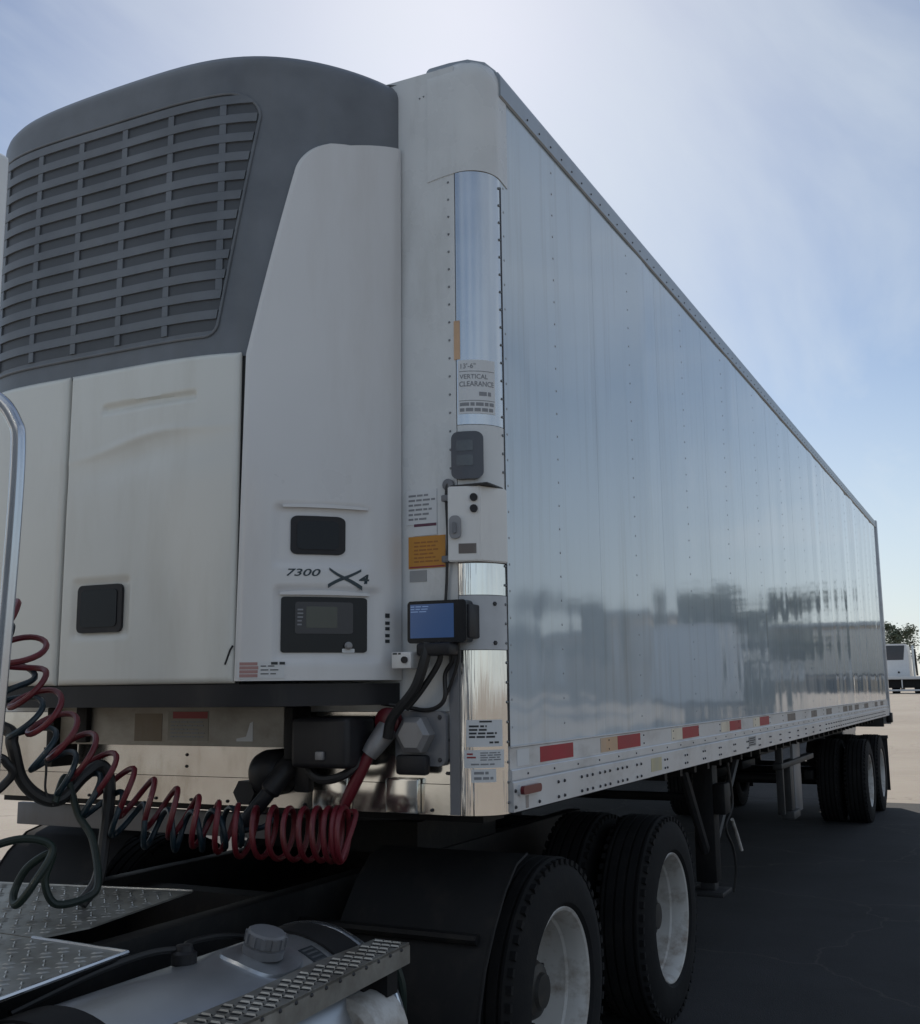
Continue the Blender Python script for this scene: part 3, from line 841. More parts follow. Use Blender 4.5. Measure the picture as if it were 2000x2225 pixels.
prism(bm, hx, 'Y', -0.07, -0.005)
build('hex_fitting', bm, M_blk, TR, smooth=False)
# red gladhand handle
gh = build('gladhand', tube(BM(), [(0.905, -.05, 1.56), (0.875, -.09, 1.50), (0.855, -.10, 1.47)], [0.042, 0.036, 0.03], 12), M_greylt, TR, label='grey coupling with red grip hanging from the front wall')
build('grip', tube(BM(), [(0.855, -.10, 1.47), (0.835, -.105, 1.43), (0.79, -.115, 1.34), (0.752, -.12, 1.265)], [0.020, 0.024, 0.023, 0.015], 12), M_redhose, gh)
bm = BM(); lathe(bm, [(-0.03, 0.05), (-0.06, 0.05), (-0.07, 0.035), (-0.075, 0)], 'Y', 16, (0.905, 0, 1.585))
build('seal', bm, M_redhose, gh)

# underbody
for k in range(34):
    y = 2.6 + k * 0.325
    build('crossmember', bx(-1.149, 1.149, y, y + 0.05, 1.18, 1.299), M_frame, TR, smooth=False) if k == 0 else None
cm0 = [o for o in TR.children if o.name.startswith('crossmember')][0]
for k in range(1, 33):
    share('crossmember', cm0, TR, (0, k * 0.325, 0))
build('coupler_plate', bx(-1.10, 1.10, 0.301, 2.5, 1.20, 1.298, 0.01), M_frame, TR)
for x in (-0.62, 0.62):
    build('slider_rail', bx(x - 0.05, x + 0.05, 7.6, LT - 0.05, 1.03, 1.179), M_frame, TR, smooth=False)
build('coupler_apron', bx(-1.28, 0.15, 0.27, 0.30, 1.10, 1.199, 0.004), M_greybox, TR)
# landing gear
for sx in (1, -1):
    x = sx * 1.02
    lg = build('landing_leg', bx(x - 0.07, x + 0.07, 3.93, 4.07, 0.42, 1.179, 0.01), M_frame, TR)
    build('inner_leg', bx(x - 0.05, x + 0.05, 3.95, 4.05, 0.37, 0.421, 0.006), M_steel, lg)
    build('foot', bx(x - 0.12, x + 0.12, 3.87, 4.13, 0.34, 0.371, 0.006), M_steel, lg)
    build('brace', tube(BM(), [(x, 4.05, 0.55), (x, 4.95, 1.17)], 0.032, 8), M_steel, lg)
    build('brace', tube(BM(), [(x, 3.95, 0.62), (x, 3.45, 1.18)], 0.032, 8), M_steel, lg)
    build('gearbox', bx(x + 0.071 if sx > 0 else x - 0.15, x + 0.15 if sx > 0 else x - 0.071, 3.92, 4.08, 0.86, 1.06, 0.01), M_frame, lg)
    if sx > 0:
        build('crank', tube(BM(), [(1.18, 4.05, 0.82), (1.18, 4.16, 0.72), (1.20, 4.2, 0.60)], 0.012, 8), M_rim, lg)
        build('air_line', tube(BM(), smooth_path([(1.12, 4.25, 1.18), (1.13, 4.3, 0.9), (1.10, 4.2, 0.75), (1.12, 4.3, 0.6), (1.12, 4.35, 0.45), (1.10, 4.35, 0.3)], 6), 0.009, 6), M_blackhose, lg)
build('landing_shaft', tube(BM(), [(-0.95, 4.0, 0.96), (0.95, 4.0, 0.96)], 0.03, 10), M_frame, TR)
# battery / spare rack between legs and bogie
rk = build('under_rack', bx(1.02, 1.10, 6.35, 8.05, 0.985, 1.035, 0.008), M_steel, TR, label='grey rack hung under the floor ahead of the rear wheels')
build('rack_post', bx(1.03, 1.09, 6.42, 6.47, 0.60, 1.18, 0.004), M_steel, rk)
build('rack_panel', bx(1.05, 1.075, 7.05, 7.42, 0.55, 1.18, 0.004), M_greybox, rk)
build('rack_panel', bx(1.03, 1.09, 6.78, 6.93, 0.60, 0.984, 0.004), M_steel, rk)
build('rack_foot', bx(1.0, 1.12, 6.70, 7.02, 0.53, 0.599, 0.01), M_steel, rk)

# ------------------------------------------------------------------ wheels
def wheel_parts():
    Rt = 0.515; wdt = 0.275
    prof = [(-wdt / 2 + 0.02, 0.30), (-wdt / 2, 0.34), (-wdt / 2 - 0.006, 0.40), (-wdt / 2 + 0.012, 0.475), (-wdt / 2 + 0.03, Rt - 0.012)]
    # tread with circumferential grooves
    gx = [-0.075, -0.025, 0.025, 0.075]
    a = -wdt / 2 + 0.045
    prof.append((a, Rt))
    for gq in gx:
        prof += [(gq - 0.007, Rt), (gq - 0.005, Rt - 0.014), (gq + 0.005, Rt - 0.014), (gq + 0.007, Rt)]
    prof += [(wdt / 2 - 0.045, Rt), (wdt / 2 - 0.03, Rt - 0.012), (wdt / 2 - 0.012, 0.475), (wdt / 2 + 0.006, 0.40), (wdt / 2, 0.34), (wdt / 2 - 0.02, 0.30)]
    prof[0] = (-wdt / 2 + 0.02, 0.318); prof[-1] = (wdt / 2 - 0.02, 0.318)
    prof += [(wdt / 2 - 0.05, 0.316), (-wdt / 2 + 0.05, 0.316)]
    bt = BM(); lathe(bt, prof, 'X', 72, closed=True)
    # shoulder lugs
    for k in range(54):
        t = 2 * PI * k / 54
        mtx = Matrix.Rotation(t, 4, 'X')
        for sx in (-1, 1):
            vs0 = set(bt.verts)
            b2 = bmesh.ops.create_cube(bt, size=1.0)['verts']
            bmesh.ops.scale(bt, vec=(0.034, 0.030, 0.022), verts=b2)
            bmesh.ops.translate(bt, vec=(sx * (wdt / 2 - 0.030), 0, Rt - 0.019), verts=b2)
            bmesh.ops.transform(bt, matrix=mtx, verts=b2)
    return bt, Rt, wdt

def rim_bm(outer=True):
    # outer dual: flange at +x, barrel dishes inward to the disc
    f = 0.118
    prof = [(f - 0.022, 0.300), (f - 0.006, 0.323), (f + 0.004, 0.326), (f + 0.008, 0.320), (f + 0.003, 0.309), (f - 0.014, 0.298),
            (f - 0.035, 0.290), (f - 0.075, 0.284), (f - 0.085, 0.276), (f - 0.17, 0.268), (f - 0.20, 0.258), (f - 0.208, 0.235), (f - 0.198, 0.19), (f - 0.192, 0.165), (f - 0.191, 0.0)]
    bm = BM(); lathe(bm, prof, 'X', 72, caps=False)
    return bm
bt, RT, WT = wheel_parts()
proto = {}
TMP = bpy.data.objects.new('tmp', None)
proto['tyre'] = build('tyre', bt, M_tyre, None, angle=30, world=False)
proto['rim'] = build('rim', rim_bm(), M_rim, None, angle=30, world=False)
bm = BM(); lathe(bm, [(-0.076, 0.165), (-0.070, 0.15), (-0.067, 0.125), (0.0, 0.115), (0.025, 0.10), (0.035, 0.07), (0.05, 0.065), (0.055, 0.0)], 'X', 28)
proto['hub'] = build('hub', bm, M_hub, None, angle=30, world=False)
bm = BM(); prism(bm, [(0.016 * math.cos(PI / 3 * k), 0.016 * math.sin(PI / 3 * k)) for k in range(6)], 'X', -0.076, -0.035)
lathe(bm, [(-0.035, 0.010), (-0.005, 0.010), (-0.002, 0)], 'X', 8)
proto['lug_nut'] = build('lug_nut', bm, M_hub, None, angle=30, world=False)
bm = BM(); lathe(bm, [(-0.079, 0.026), (-0.0765, 0.0)], 'X', 16)
proto['hand_hole'] = build('hand_hole', bm, M_dark, None, world=False)
for o in proto.values():
    o.location = (0, 0, 0)
first = {k: True for k in proto}
def put(name, parent, loc, rot=None):
    o = proto[name]
    if first[name]:
        first[name] = False
        o.parent = parent
    else:
        o = o.copy(); COL.objects.link(o); o.parent = parent
    o.location = loc
    o.rotation_euler = rot or (0, 0, 0)
    return o
ZW = 0.509
def wheel(root, x, y, outer, label=None, nuts=False, rot=0.0):
    e = bpy.data.objects.new('wheel', None); e.empty_display_size = .2
    COL.objects.link(e); e.parent = root
    sgn = 1 if x > 0 else -1
    e.location = Vector((x, y, ZW)) - rootloc(root)
    e.rotation_euler = (rot, 0, 0) if sgn > 0 else (rot, 0, PI)
    if label: e['label'] = label
    put('tyre', e, (0, 0, 0))
    put('rim', e, (0, 0, 0)) if outer else None
    if outer:
        put('hub', e, (0, 0, 0))
        if nuts:
            for k in range(5):
                t = 2 * PI * k / 5 + .3
                put('hand_hole', e, (0, 0.205 * math.cos(t), 0.205 * math.sin(t)))
            for k in range(10):
                t = 2 * PI * k / 10
                put('lug_nut', e, (0, 0.143 * math.cos(t), 0.143 * math.sin(t)), (t, 0, 0))
    return e
XO, XI = 1.115, 0.79
for y in (11.43, 12.86):
    for s in (1, -1):
        wheel(TR, s * XO, y, True, rot=y * 2)
        wheel(TR, s * XI, y, False, rot=y)
    build('axle', tube(BM(), [(-0.66, y, ZW), (0.66, y, ZW)], 0.065, 14), M_frame, TR)
    for s in (1, -1):
        build('trailing_arm', bx(s * 0.58 - 0.05, s * 0.58 + 0.05, y - 0.6, y + 0.25, 0.55, 0.66, 0.01), M_frame, TR)
        bm = BM(); lathe(bm, [(0.661, 0.11), (0.72, 0.14), (0.80, 0.125), (0.86, 0.14), (0.94, 0.125), (1.029, 0.11)], 'Z', 20, (s * 0.58, y + 0.2, 0))
        build('air_spring', bm, M_rubber, TR)
for s in (1, -1):
    mf = build('mud_flap', bx(min(s * 0.66, s * 1.27), max(s * 0.66, s * 1.27), 13.50, 13.515, 0.22, 0.94, 0.003), M_rubber, TR)
    build('flap_bracket', bx(min(s * 0.62, s * 1.28), max(s * 0.62, s * 1.28), 13.46, 13.53, 0.941, 0.985), M_steel, mf, smooth=False)
build('underride_bar', bx(-1.15, 1.15, LT - 0.05, LT + 0.05, 0.50, 0.60, 0.01), M_steel, TR)
for x in (-0.6, 0.6): build('underride_post', bx(x - 0.05, x + 0.05, LT - 0.04, LT + 0.04, 0.601, 1.099, 0.006), M_steel, TR)

# ------------------------------------------------------------------ refrigeration unit
RU = thing('refrigeration_unit', 'bulging cooling unit with dark louvred grille and cream doors hung on the trailer nose', 'cooling unit', (0, -0.25, 1.65))
ZG = 2.925      # lower edge of the grille
def sm(t): t = max(0, min(1, t)); return t * t * (3 - 2 * t)
# hood shell
def hood_off(u, v):
    e = max(0, v - hood_top(u) + 0.085) / 0.085
    return -0.085 * (1 - math.sqrt(max(0, 1 - min(1, e) ** 2))) - 0.015
nu = 60
us = [-UWL + 0.001 + (UW + UWL - 0.002) * (0.5 - 0.5 * math.cos(PI * k / nu)) for k in range(nu + 1)]
hood_top = lambda u: 4.095 + 0.05 * (1 - u * u)
bm = strip(m_unit, 0, 0, ZG - 0.02, hood_top, -0.16, 0.0, us=us, nv=48, offf=hood_off)
hood = build('grille_hood', bm, M_hood, RU, angle=50)
# top lid closing the hood
bm = BM()
ringt = [bm.verts.new(m_unit(u, hood_top(u) - 0.001, -0.0995)) for u in us]
ringb = [bm.verts.new((u, 0.0, 4.085)) for u in us]
for i in range(nu): bm.faces.new((ringt[i], ringt[i + 1], ringb[i + 1], ringb[i]))
build('top_lid', bm, M_hood, RU)
# grille: raised surround, slats, dividers
GX0, GX1 = -0.985, 0.40
nrow = 12; z0g, z1g = 3.01, 3.93; pitch = (z1g - z0g) / nrow
bays = 6
bwid = (GX1 - GX0) / bays
def gxlim(z):   # the right edge of the grille leans outwards with height
    return GX1 + 0.16 * (z - z0g) / (z1g - z0g)
def gx_edge(z):
    e = max(0.0, (z - (z1g - 0.10)) / 0.115)
    return gxlim(z) + 0.012 - 0.125 * (1 - math.sqrt(max(0, 1 - min(1, e) ** 2)))
def m_gr(t, z, o):
    return m_unit(GX0 + (gx_edge(z) - GX0) * t, z, o)
SLOT = 0.042
for k in range(nrow):
    za = z0g + pitch * k
    build('slat', strip(m_gr, 0, 1, za + SLOT, za + pitch - 0.001, -0.0145, -0.0055, nu=30), M_hood, RU, angle=30)
    build('slot_backing', strip(m_gr, 0, 1, za, za + SLOT - 0.0005, -0.0147, -0.0140, nu=30), M_slot, RU)
    for b in range(0, bays + 1):
        u = GX0 + 0.012 + bwid * b
        if u + 0.03 > gx_edge(za + SLOT): continue
        build('divider', strip(m_unit, u, u + 0.026, za + 0.0005, za + SLOT - 0.0005, -0.0139, -0.0075, nu=1), M_hood, RU, smooth=False)
# surround ridge following the grille outline
pts = []
for k in range(20): pts.append((GX0 - 0.03 + (GX1 + 0.0 - GX0) * k / 19, z0g - 0.022))
for k in range(1, 6):
    t = k / 5 * PI / 2; pts.append((GX1 - 0.03 + 0.055 * math.sin(t), z0g + 0.033 - 0.055 * math.cos(t)))
for k in range(1, 16):
    z = z0g + 0.033 + (z1g - 0.12 - z0g) * k / 15; pts.append((gxlim(z) + 0.02, z))
for k in range(1, 8):
    t = k / 7 * PI / 2; zc = z1g - 0.087
    pts.append((gxlim(zc) + 0.02 - 0.14 * (1 - math.cos(t)), zc + 0.10 * math.sin(t)))
for k in range(1, 20): pts.append((gxlim(z1g) - 0.12 - (gxlim(z1g) - 0.12 - GX0) * k / 19, z1g + 0.013))
build('grille_surround', tube(BM(), [m_unit(u, v, -0.012) for u, v in pts], 0.006, 8), M_hood, RU)

# right column panel, with pressed pockets for the handle and the display
def col_left(z):
    if z < 2.905: return 0.520 + (z - 1.73) * (0.536 - 0.520) / 1.175
    return 0.536 + 0.156 * (z - 2.905) / 0.77
def m_col(t, z, o):
    xl = col_left(z); xr = 0.938
    # round the upper left corner
    if z > 3.60:
        e = (z - 3.62) / 0.125
        xl = xl + 0.10 * (1 - math.sqrt(max(0, 1 - min(1, e) ** 2)))
    return m_unit(xl + (xr - xl) * t, z, o)
def pocket(x, z, cx, cz, hx_, hz, d, soft):
    a = sm((hx_ - abs(x - cx)) / soft + 0.5); b = sm((hz - abs(z - cz)) / soft + 0.5)
    return -d * a * b
def col_rel(t, z):
    xl = col_left(z); x = xl + (0.938 - xl) * t
    v = pocket(x, z, 0.755, 2.240, 0.115, 0.105, 0.012, 0.030)
    v += pocket(x, z, 0.768, 1.927, 0.125, 0.125, 0.012, 0.022)
    v += 0.006 * math.exp(-((z - 2.055) / 0.008) ** 2) * 0
    ed = min(t, 1 - t)
    v -= 0.010 * (1 - sm(ed / 0.05))
    v += 0.0012 * nz(x * 2, z * 1.3, 4.0)
    return v
top = lambda t: 3.735 + 0.06 * t
bm = strip(m_col, 0, 1, 1.733, top, -0.02, 0.012, nu=70, nv=190, offf=col_rel)
column = build('side_column', bm, M_col, RU, angle=60, label='tall white column with display on the right')
mu = lambda k: (lambda u, v, o: m_unit(u, v, o + k))
# handle: black rounded square in the pocket
hd = build('handle_recess', rplate(m_unit, 0.684, 0.824, 2.174, 2.312, 0.02, -0.005, 0.006), M_blk, column)
build('handle_pull', rplate(mu(.006), 0.702, 0.808, 2.192, 2.294, 0.015, 0, 0.003), M_gloss, column)
# display
dp = build('controller', rplate(m_unit, 0.660, 0.873, 1.829, 2.024, 0.010, -0.005, 0.005), M_gloss, column, label='black controller panel with small grey screen')
build('controller_face', rplate(mu(.005), 0.700, 0.842, 1.895, 2.006, 0.008, 0, 0.002), mat('controller_face_plastic', (0.035, 0.036, 0.042), 0.35), column)
build('lcd_screen', rplate(mu(.007), 0.729, 0.806, 1.915, 1.99, 0.004, 0, 0.001), M_lcd, column)
bm = lines_bm(mu(.007), 0.706, 0.722, 1.92, 1.985, 5, .0008, fill=.4, seed=51)
build('key_print', bm, M_inksoft, column, smooth=False)
sw = BM(); lathe(sw, [(0, 0.014), (-0.008, 0.014), (-0.010, 0.008), (-0.02, 0.008), (-0.02, 0)], 'Y', 14)
bmesh.ops.transform(sw, matrix=Matrix.Translation(m_unit(0.832, 1.853, 0.006)) @ Matrix.Rotation(R(38), 4, 'Z'), verts=sw.verts)
build('switch_knob', sw, M_greylt, column)
build('switch_label', rplate(mu(.005), 0.818, 0.846, 1.829, 1.843, 0.003, 0, 0.001), M_paper, column)
# lettering
build('print', text_bm('7300', mu(.0125), 0.674, 2.096, 0.026, 0.09, 0.001, shear=0.25, thick=.012), M_navy, column, smooth=False)
bm = BM()
def bar(x0, z0, x1, z1, w0, w1):
    P = []
    for i in range(9):
        t = i / 8; x = x0 + (x1 - x0) * t
        z = z0 + (z1 - z0) * (t + 0.035 * math.sin(2 * PI * t))
        wd = w0 + (w1 - w0) * t
        P.append((bm.verts.new(m_unit(x, z - wd / 2, .0138)), bm.verts.new(m_unit(x, z + wd / 2, .0138))))
    for a, b in zip(P, P[1:]): bm.faces.new((a[0], b[0], b[1], a[1]))
bar(0.782, 2.062, 0.858, 2.122, 0.014, 0.009)
build('print', bm, M_navy, column, smooth=False, label='rising stroke of the big X')
bm = BM()
bar(0.785, 2.124, 0.860, 2.057, 0.009, 0.016)
for v in bm.verts: v.co += Vector((0.0003, -0.0004, 0))
build('print', bm, M_navy, column, smooth=False, label='falling stroke of the big X')
build('print', text_bm('4', mu(.0125), 0.853, 2.074, 0.034, 0.022, 0.001, shear=0.1, thick=.03), M_navy, column, smooth=False)
# small vertical print of arrows near the right edge
bm = BM()
for k, zz in enumerate((1.955, 1.93, 1.91, 1.885, 1.865)):
    strip(mu(.0125), 0.907, 0.915, zz, zz + (0.012 if k else 0.016), 0, 0.0012, nu=1, bm=bm)
build('print', bm, M_ink, column, smooth=False)
s5 = build('sticker', strip(mu(.0125), 0.534, 0.672, 1.741, 1.80, 0, 0.002, nu=8), M_paper, column, smooth=False, label='pink striped warning strip at the column foot')
build('print', lines_bm(mu(.0145), 0.54, 0.60, 1.744, 1.798, 4, 0.001, fill=.8, seed=61, ragged=.1, words=False), mat('pink_print', (0.38, 0.22, 0.21), .5), s5, smooth=False)
build('print', lines_bm(mu(.0145), 0.605, 0.66, 1.75, 1.79, 3, 0.001, fill=.25, seed=62), M_ink, s5, smooth=False)
build('print', lines_bm(mu(.0145), 0.635, 0.68, 1.786, 1.799, 1, 0.001, fill=.7, seed=63), M_ink, s5, smooth=False)
# eyebrow ridges
def brow(x0, x1, z, h):
    return strip(m_unit, x0, x1, lambda u: z - 0.006, lambda u: z + 0.003 + h * math.sin(PI * (u - x0) / (x1 - x0)), 0.0, 0.016, nu=16)
build('press_line', brow(0.661, 0.872, 2.347, 0.004), M_col, column)
build('press_line', brow(0.657, 0.876, 2.036, 0.008), M_col, column)

# cream doors
def door_rel(x, z):
    v = 0.0
    # long pull pocket
    a = sm((0.225 - abs(x - 0.135)) / 0.02) ; zc = 2.765 + 0.02 * x
    b = sm((0.03 - abs(z - zc)) / 0.02) if z < zc else sm((0.012 - abs(z - zc)) / 0.008)
    v -= 0.016 * a * b
    # handle pocket
    v += pocket(x, z, -0.055, 2.005, 0.135, 0.105, 0.010, 0.03)
    # dent below the pull: a crease with a hollow
    cz = 2.62 + 0.10 * (x - 0.1) + 0.015 * math.sin(9 * x)
    v += 0.007 * math.exp(-((z - cz) / 0.016) ** 2) * math.exp(-((x - 0.12) / 0.30) ** 2)
    v -= 0.014 * math.exp(-((z - cz + 0.07) / 0.06) ** 2) * math.exp(-((x - 0.12) / 0.25) ** 2)
    v += 0.002 * nz(x * 2.5, z * 2.0, 7.0)
    return v
def cdoor(x0, x1, name, label):
    def rel(u, v):
        e = min(u - x0, x1 - u, v - 1.726, 2.915 - v)
        return door_rel(u, v) - 0.010 * (1 - sm(e / 0.014))
    bm = strip(m_unit, x0, x1, 1.726, 2.915, -0.03, 0.004, nu=max(20, int((x1 - x0) / 0.0075)), nv=150, offf=rel)
    return build(name, bm, M_unit, RU, angle=60, label=label)
dr = cdoor(-0.256, 0.517, 'door', 'cream middle door with pressed pull and a dent')
dl = cdoor(-1.02, -0.270, 'door', 'cream left door')
build('handle_recess', rplate(m_unit, -0.166, 0.052, 1.916, 2.092, 0.022, -0.006, 0.006), M_blk, dr)
build('handle_pull', rplate(mu(.006), -0.145, 0.030, 1.936, 2.074, 0.016, 0, 0.003), M_gloss, dr)
build('door_gap', strip(m_unit, -1.02, 0.53, 1.72, 2.92, -0.04, -0.02, nu=30), M_dark, RU)
build('scuff', tube(BM(), [m_unit(0.488, 1.79, .003), m_unit(0.505, 1.84, .004), m_unit(0.514, 1.855, .004)], 0.0035, 6), M_dark, dr)
# dark base frame under the doors
bm = BM()
for i in range(len(us) - 1): pass
bm = strip(m_unit, 0, 0, 1.645, 1.722, -0.10, -0.012, us=us, nv=1)
build('base_frame', bm, M_blk, RU)
bm = BM()
top_, bot_ = [], []
for u in us:
    top_.append(bm.verts.new(m_unit(u, 1.646, -0.0125))); bot_.append(bm.verts.new((u, -0.003, 1.646)))
for i in range(nu): bm.faces.new((top_[i], top_[i + 1], bot_[i + 1], bot_[i]))
build('base_pan', bm, M_frame, RU)
# grey skirt beam below with old stickers, hanger bracket
bm = bx(-0.62, 0.505, -0.125, -0.10, 1.492, 1.640, 0.004)
sk = build('skirt_beam', bm, mat('grimy_grey_panel', (0.42, 0.40, 0.36), 0.5, var=.1, dirt=(0.2, 0.17, 0.13), dirt_amt=0.7, dscale=(2, 2, 3), dthr=(.4, .7)), RU, label='grimy grey beam under the doors')
mk_ = lambda u, v, o: Vector((u, -0.125 - o, v))
build('sticker', strip(mk_, -0.215, -0.075, 1.508, 1.615, 0, .0015, nu=1), mat('faded_brown_sticker', (0.17, 0.13, 0.085), .5, dirt=(.22, .2, .17), dirt_amt=.6), sk, smooth=False, label='faded brown sticker')
s6 = build('sticker', strip(mk_, -0.045, 0.155, 1.512, 1.625, 0, .0015, nu=1), mat('grimy_sticker', (0.27, 0.255, 0.22), .5, dirt=(.15, .13, .1), dirt_amt=.6), sk, smooth=False, label='grimy warning sticker with red header')
build('print', strip(lambda u, v, o: mk_(u, v, o + .0015), -0.02, 0.15, 1.596, 1.622, 0, .001, nu=1), M_inkred, sk, smooth=False)
build('print', lines_bm(lambda u, v, o: mk_(u, v, o + .0015), -0.03, 0.145, 1.52, 1.59, 5, .001, fill=.35, seed=71), M_inksoft, sk, smooth=False)
bm = BM(); 
for q in ((0.30, 1.515), (0.36, 1.515), (0.36, 1.58), (0.34, 1.56), (0.33, 1.525)): pass
prism(bm, [(0.29, 1.512), (0.365, 1.512), (0.365, 1.585), (0.352, 1.58), (0.335, 1.53), (0.29, 1.522)], 'Y', -0.1275, -0.1251)
build('torn_sticker', bm, M_paper, sk, smooth=False)
build('hanger', bx(-0.66, -0.621, -0.16, -0.02, 1.40, 1.640, 0.006), M_frame, RU)
build('hanger', bx(0.515, 0.555, -0.14, -0.02, 1.45, 1.640, 0.006), M_frame, RU)
build('hanger', bx(-0.50, -0.44, -0.16, -0.13, 1.50, 1.642, 0.006), M_frame, RU)

# ------------------------------------------------------------------ tractor
TC = thing('tractor_truck', 'semi tractor under the trailer nose with fuel tank, tread plates and drive wheels', 'truck', (0, -1.2, 0))
for s in (1, -1):
    build('frame_rail', bx(min(s * 0.38, s * 0.46), max(s * 0.38, s * 0.46), -6.2, 3.1, 0.70, 0.955, 0.006), M_frame, TC)
for y in (-1.9, -0.9, 0.1, 1.5, 2.9):
    build('crossmember', bx(-0.379, 0.379, y - 0.05, y + 0.05, 0.74, 0.92), M_frame, TC, smooth=False)
bm = BM()
lathe(bm, [(1.19, 0.0), (1.19, 0.46), (1.175, 0.48), (1.10, 0.48), (1.10, 0)], 'Z', 32, (0, 1.42, 0))
build('fifth_wheel', bm, M_steel, TC)
build('fifth_wheel_base', bx(-0.45, 0.45, 1.0, 1.85, 0.956, 1.099), M_frame, TC, smooth=False)
YW = (0.74, 2.33)
for y in YW:
    for s in (1, -1):
        wheel(TC, s * XO, y, True, nuts=(s > 0), rot=0.35 + y)
        wheel(TC, s * XI, y, False, rot=y)
    build('axle', tube(BM(), [(-0.66, y, ZW), (0.66, y, ZW)], 0.075, 14), M_frame, TC)
    bm = BM(); lathe(bm, [(-0.2, 0.07), (-0.14, 0.19), (0.14, 0.19), (0.2, 0.07)], 'X', 24, (0, y, ZW))
    build('differential', bm, M_frame, TC)
# quarter fender in front of the first drive wheel
def fender(s):
    bm = BM(); prof = [(0.40, 1.085), (0.30, 1.06), (0.20, 0.985), (0.10, 0.87), (0.02, 0.75), (-0.03, 0.62), (-0.055, 0.48), (-0.06, 0.34)]
    pin = [(y + 0.006, z - 0.004) for y, z in prof]
    xa, xb = (0.62, 1.245) if s > 0 else (-1.245, -0.62)
    prism(bm, prof + pin[::-1], 'X', xa, xb)
    f = build('quarter_fender', bm, M_rubber, TC, angle=40)
    build('fender_edge', tube(BM(), [(1.245 * s, y, z) for y, z in prof], 0.006, 6), M_rubber, f)
    build('fender_arm', tube(BM(), [(0.46 * s, 0.06, 0.84), (1.2 * s, 0.06, 0.84)], 0.02, 8), M_frame, f)
fender(1); fender(-1)

# deck plates with raised tread
def deck(poly, z, name, label, sp_=0.062):
    bm = BM(); prism(bm, poly, 'Z', z - 0.006, z)
    d = build(name, bm, M_tread, TC, smooth=False, label=label)
    # folded lit edge
    bm = BM()
    (x0, y0), (x1, y1) = poly[0], poly[1]
    def inside(x, y):
        c = False; n = len(poly)
        for i in range(n):
            xa, ya = poly[i]; xb, yb = poly[(i + 1) % n]
            if (ya > y) != (yb > y) and x < (xb - xa) * (y - ya) / (yb - ya) + xa: c = not c
        return c
    xs2 = [p[0] for p in poly]; ys2 = [p[1] for p in poly]
    j = 0; y = min(ys2)
    while y < max(ys2):
        i = 0; x = min(xs2) + (sp_ / 2 if j % 2 else 0)
        while x < max(xs2):
            if all(inside(x + dx, y + dy) for dx in (-.02, .02) for dy in (-.02, .02)):
                a = R(45) if (i + j) % 2 else R(-45)
                ca, sa = math.cos(a), math.sin(a)
                P = []
                for du, dvv, h in ((-.018, 0, 0), (0, -.006, 0), (.018, 0, 0), (0, .006, 0), (-.008, 0, .0035), (.008, 0, .0035)):
                    P.append(bm.verts.new((x + du * ca - dvv * sa, y + du * sa + dvv * ca, z + h)))
                for f in ((0, 1, 4), (1, 5, 4), (1, 2, 5), (2, 3, 5), (3, 4, 5), (3, 0, 4)): bm.faces.new([P[q] for q in f])
            x += sp_; i += 1
        y += sp_ / 2; j += 1
    build('tread', bm, M_tread, d, smooth=False, kind='stuff')
    return d
ZD = 1.0
deck([(-0.62, -0.50), (0.262, -0.325), (0.372, -0.92), (0.34, -1.10), (-0.62, -1.05)], ZD, 'deck_plate', 'rear tread plate behind the cab')
build('deck_edge', tube(BM(), [(-0.62, -0.497, ZD), (0.263, -0.322, ZD)], 0.005, 6), M_tread, TC)
deck([(-0.62, -1.06), (0.34, -1.115), (0.72, -1.14), (0.78, -1.60), (0.80, -1.95), (-0.62, -1.95)], ZD + 0.002, 'deck_plate', 'front tread plate beside the tank')
build('deck_edge', tube(BM(), [(0.34, -1.112, ZD + .003), (0.722, -1.137, ZD + .003), (0.78, -1.60, ZD + .003), (0.80, -1.95, ZD + .003)], 0.006, 6), M_pipe, TC)

# fuel tank
TX, TZ, TRR = 0.865, 0.635, 0.325
bm = BM()
lathe(bm, [(-2.10, 0.0), (-2.10, 0.26), (-2.08, 0.30), (-2.05, TRR), (-0.43, TRR), (-0.40, 0.315), (-0.375, 0.28), (-0.36, 0.20), (-0.355, 0.0)], 'Y', 72, (TX, 0, TZ))
tk = build('fuel_tank', bm, M_tank, TC, angle=40)
def band(y0, y1, r=0.008):
    bm = BM(); lathe(bm, [(y0, TRR - 0.005), (y0, TRR + r), (y1, TRR + r), (y1, TRR - 0.005)], 'Y', 72, (TX, 0, TZ))
    return build('tank_strap', bm, M_rubber, tk, angle=40)
band(-0.60, -0.47); band(-1.62, -1.49)
bm = BM(); lathe(bm, [(-0.452, TRR), (-0.452, TRR + 0.010), (-0.442, TRR + 0.010), (-0.442, TRR)], 'Y', 72, (TX, 0, TZ))
build('tank_rim', bm, M_pipe, tk, angle=40)
def m_tank(u, v, o):   # u = y along the tank, v = angle from the top towards +x (degrees)
    a = R(v); r = TRR + o
    return Vector((TX + r * math.sin(a), u, TZ + r * math.cos(a)))
cap_y, cap_a = -0.83, 14
bm = rplate(m_tank, cap_y - 0.125, cap_y + 0.115, cap_a - 22, cap_a + 20, 0.05, -0.01, 0.008)
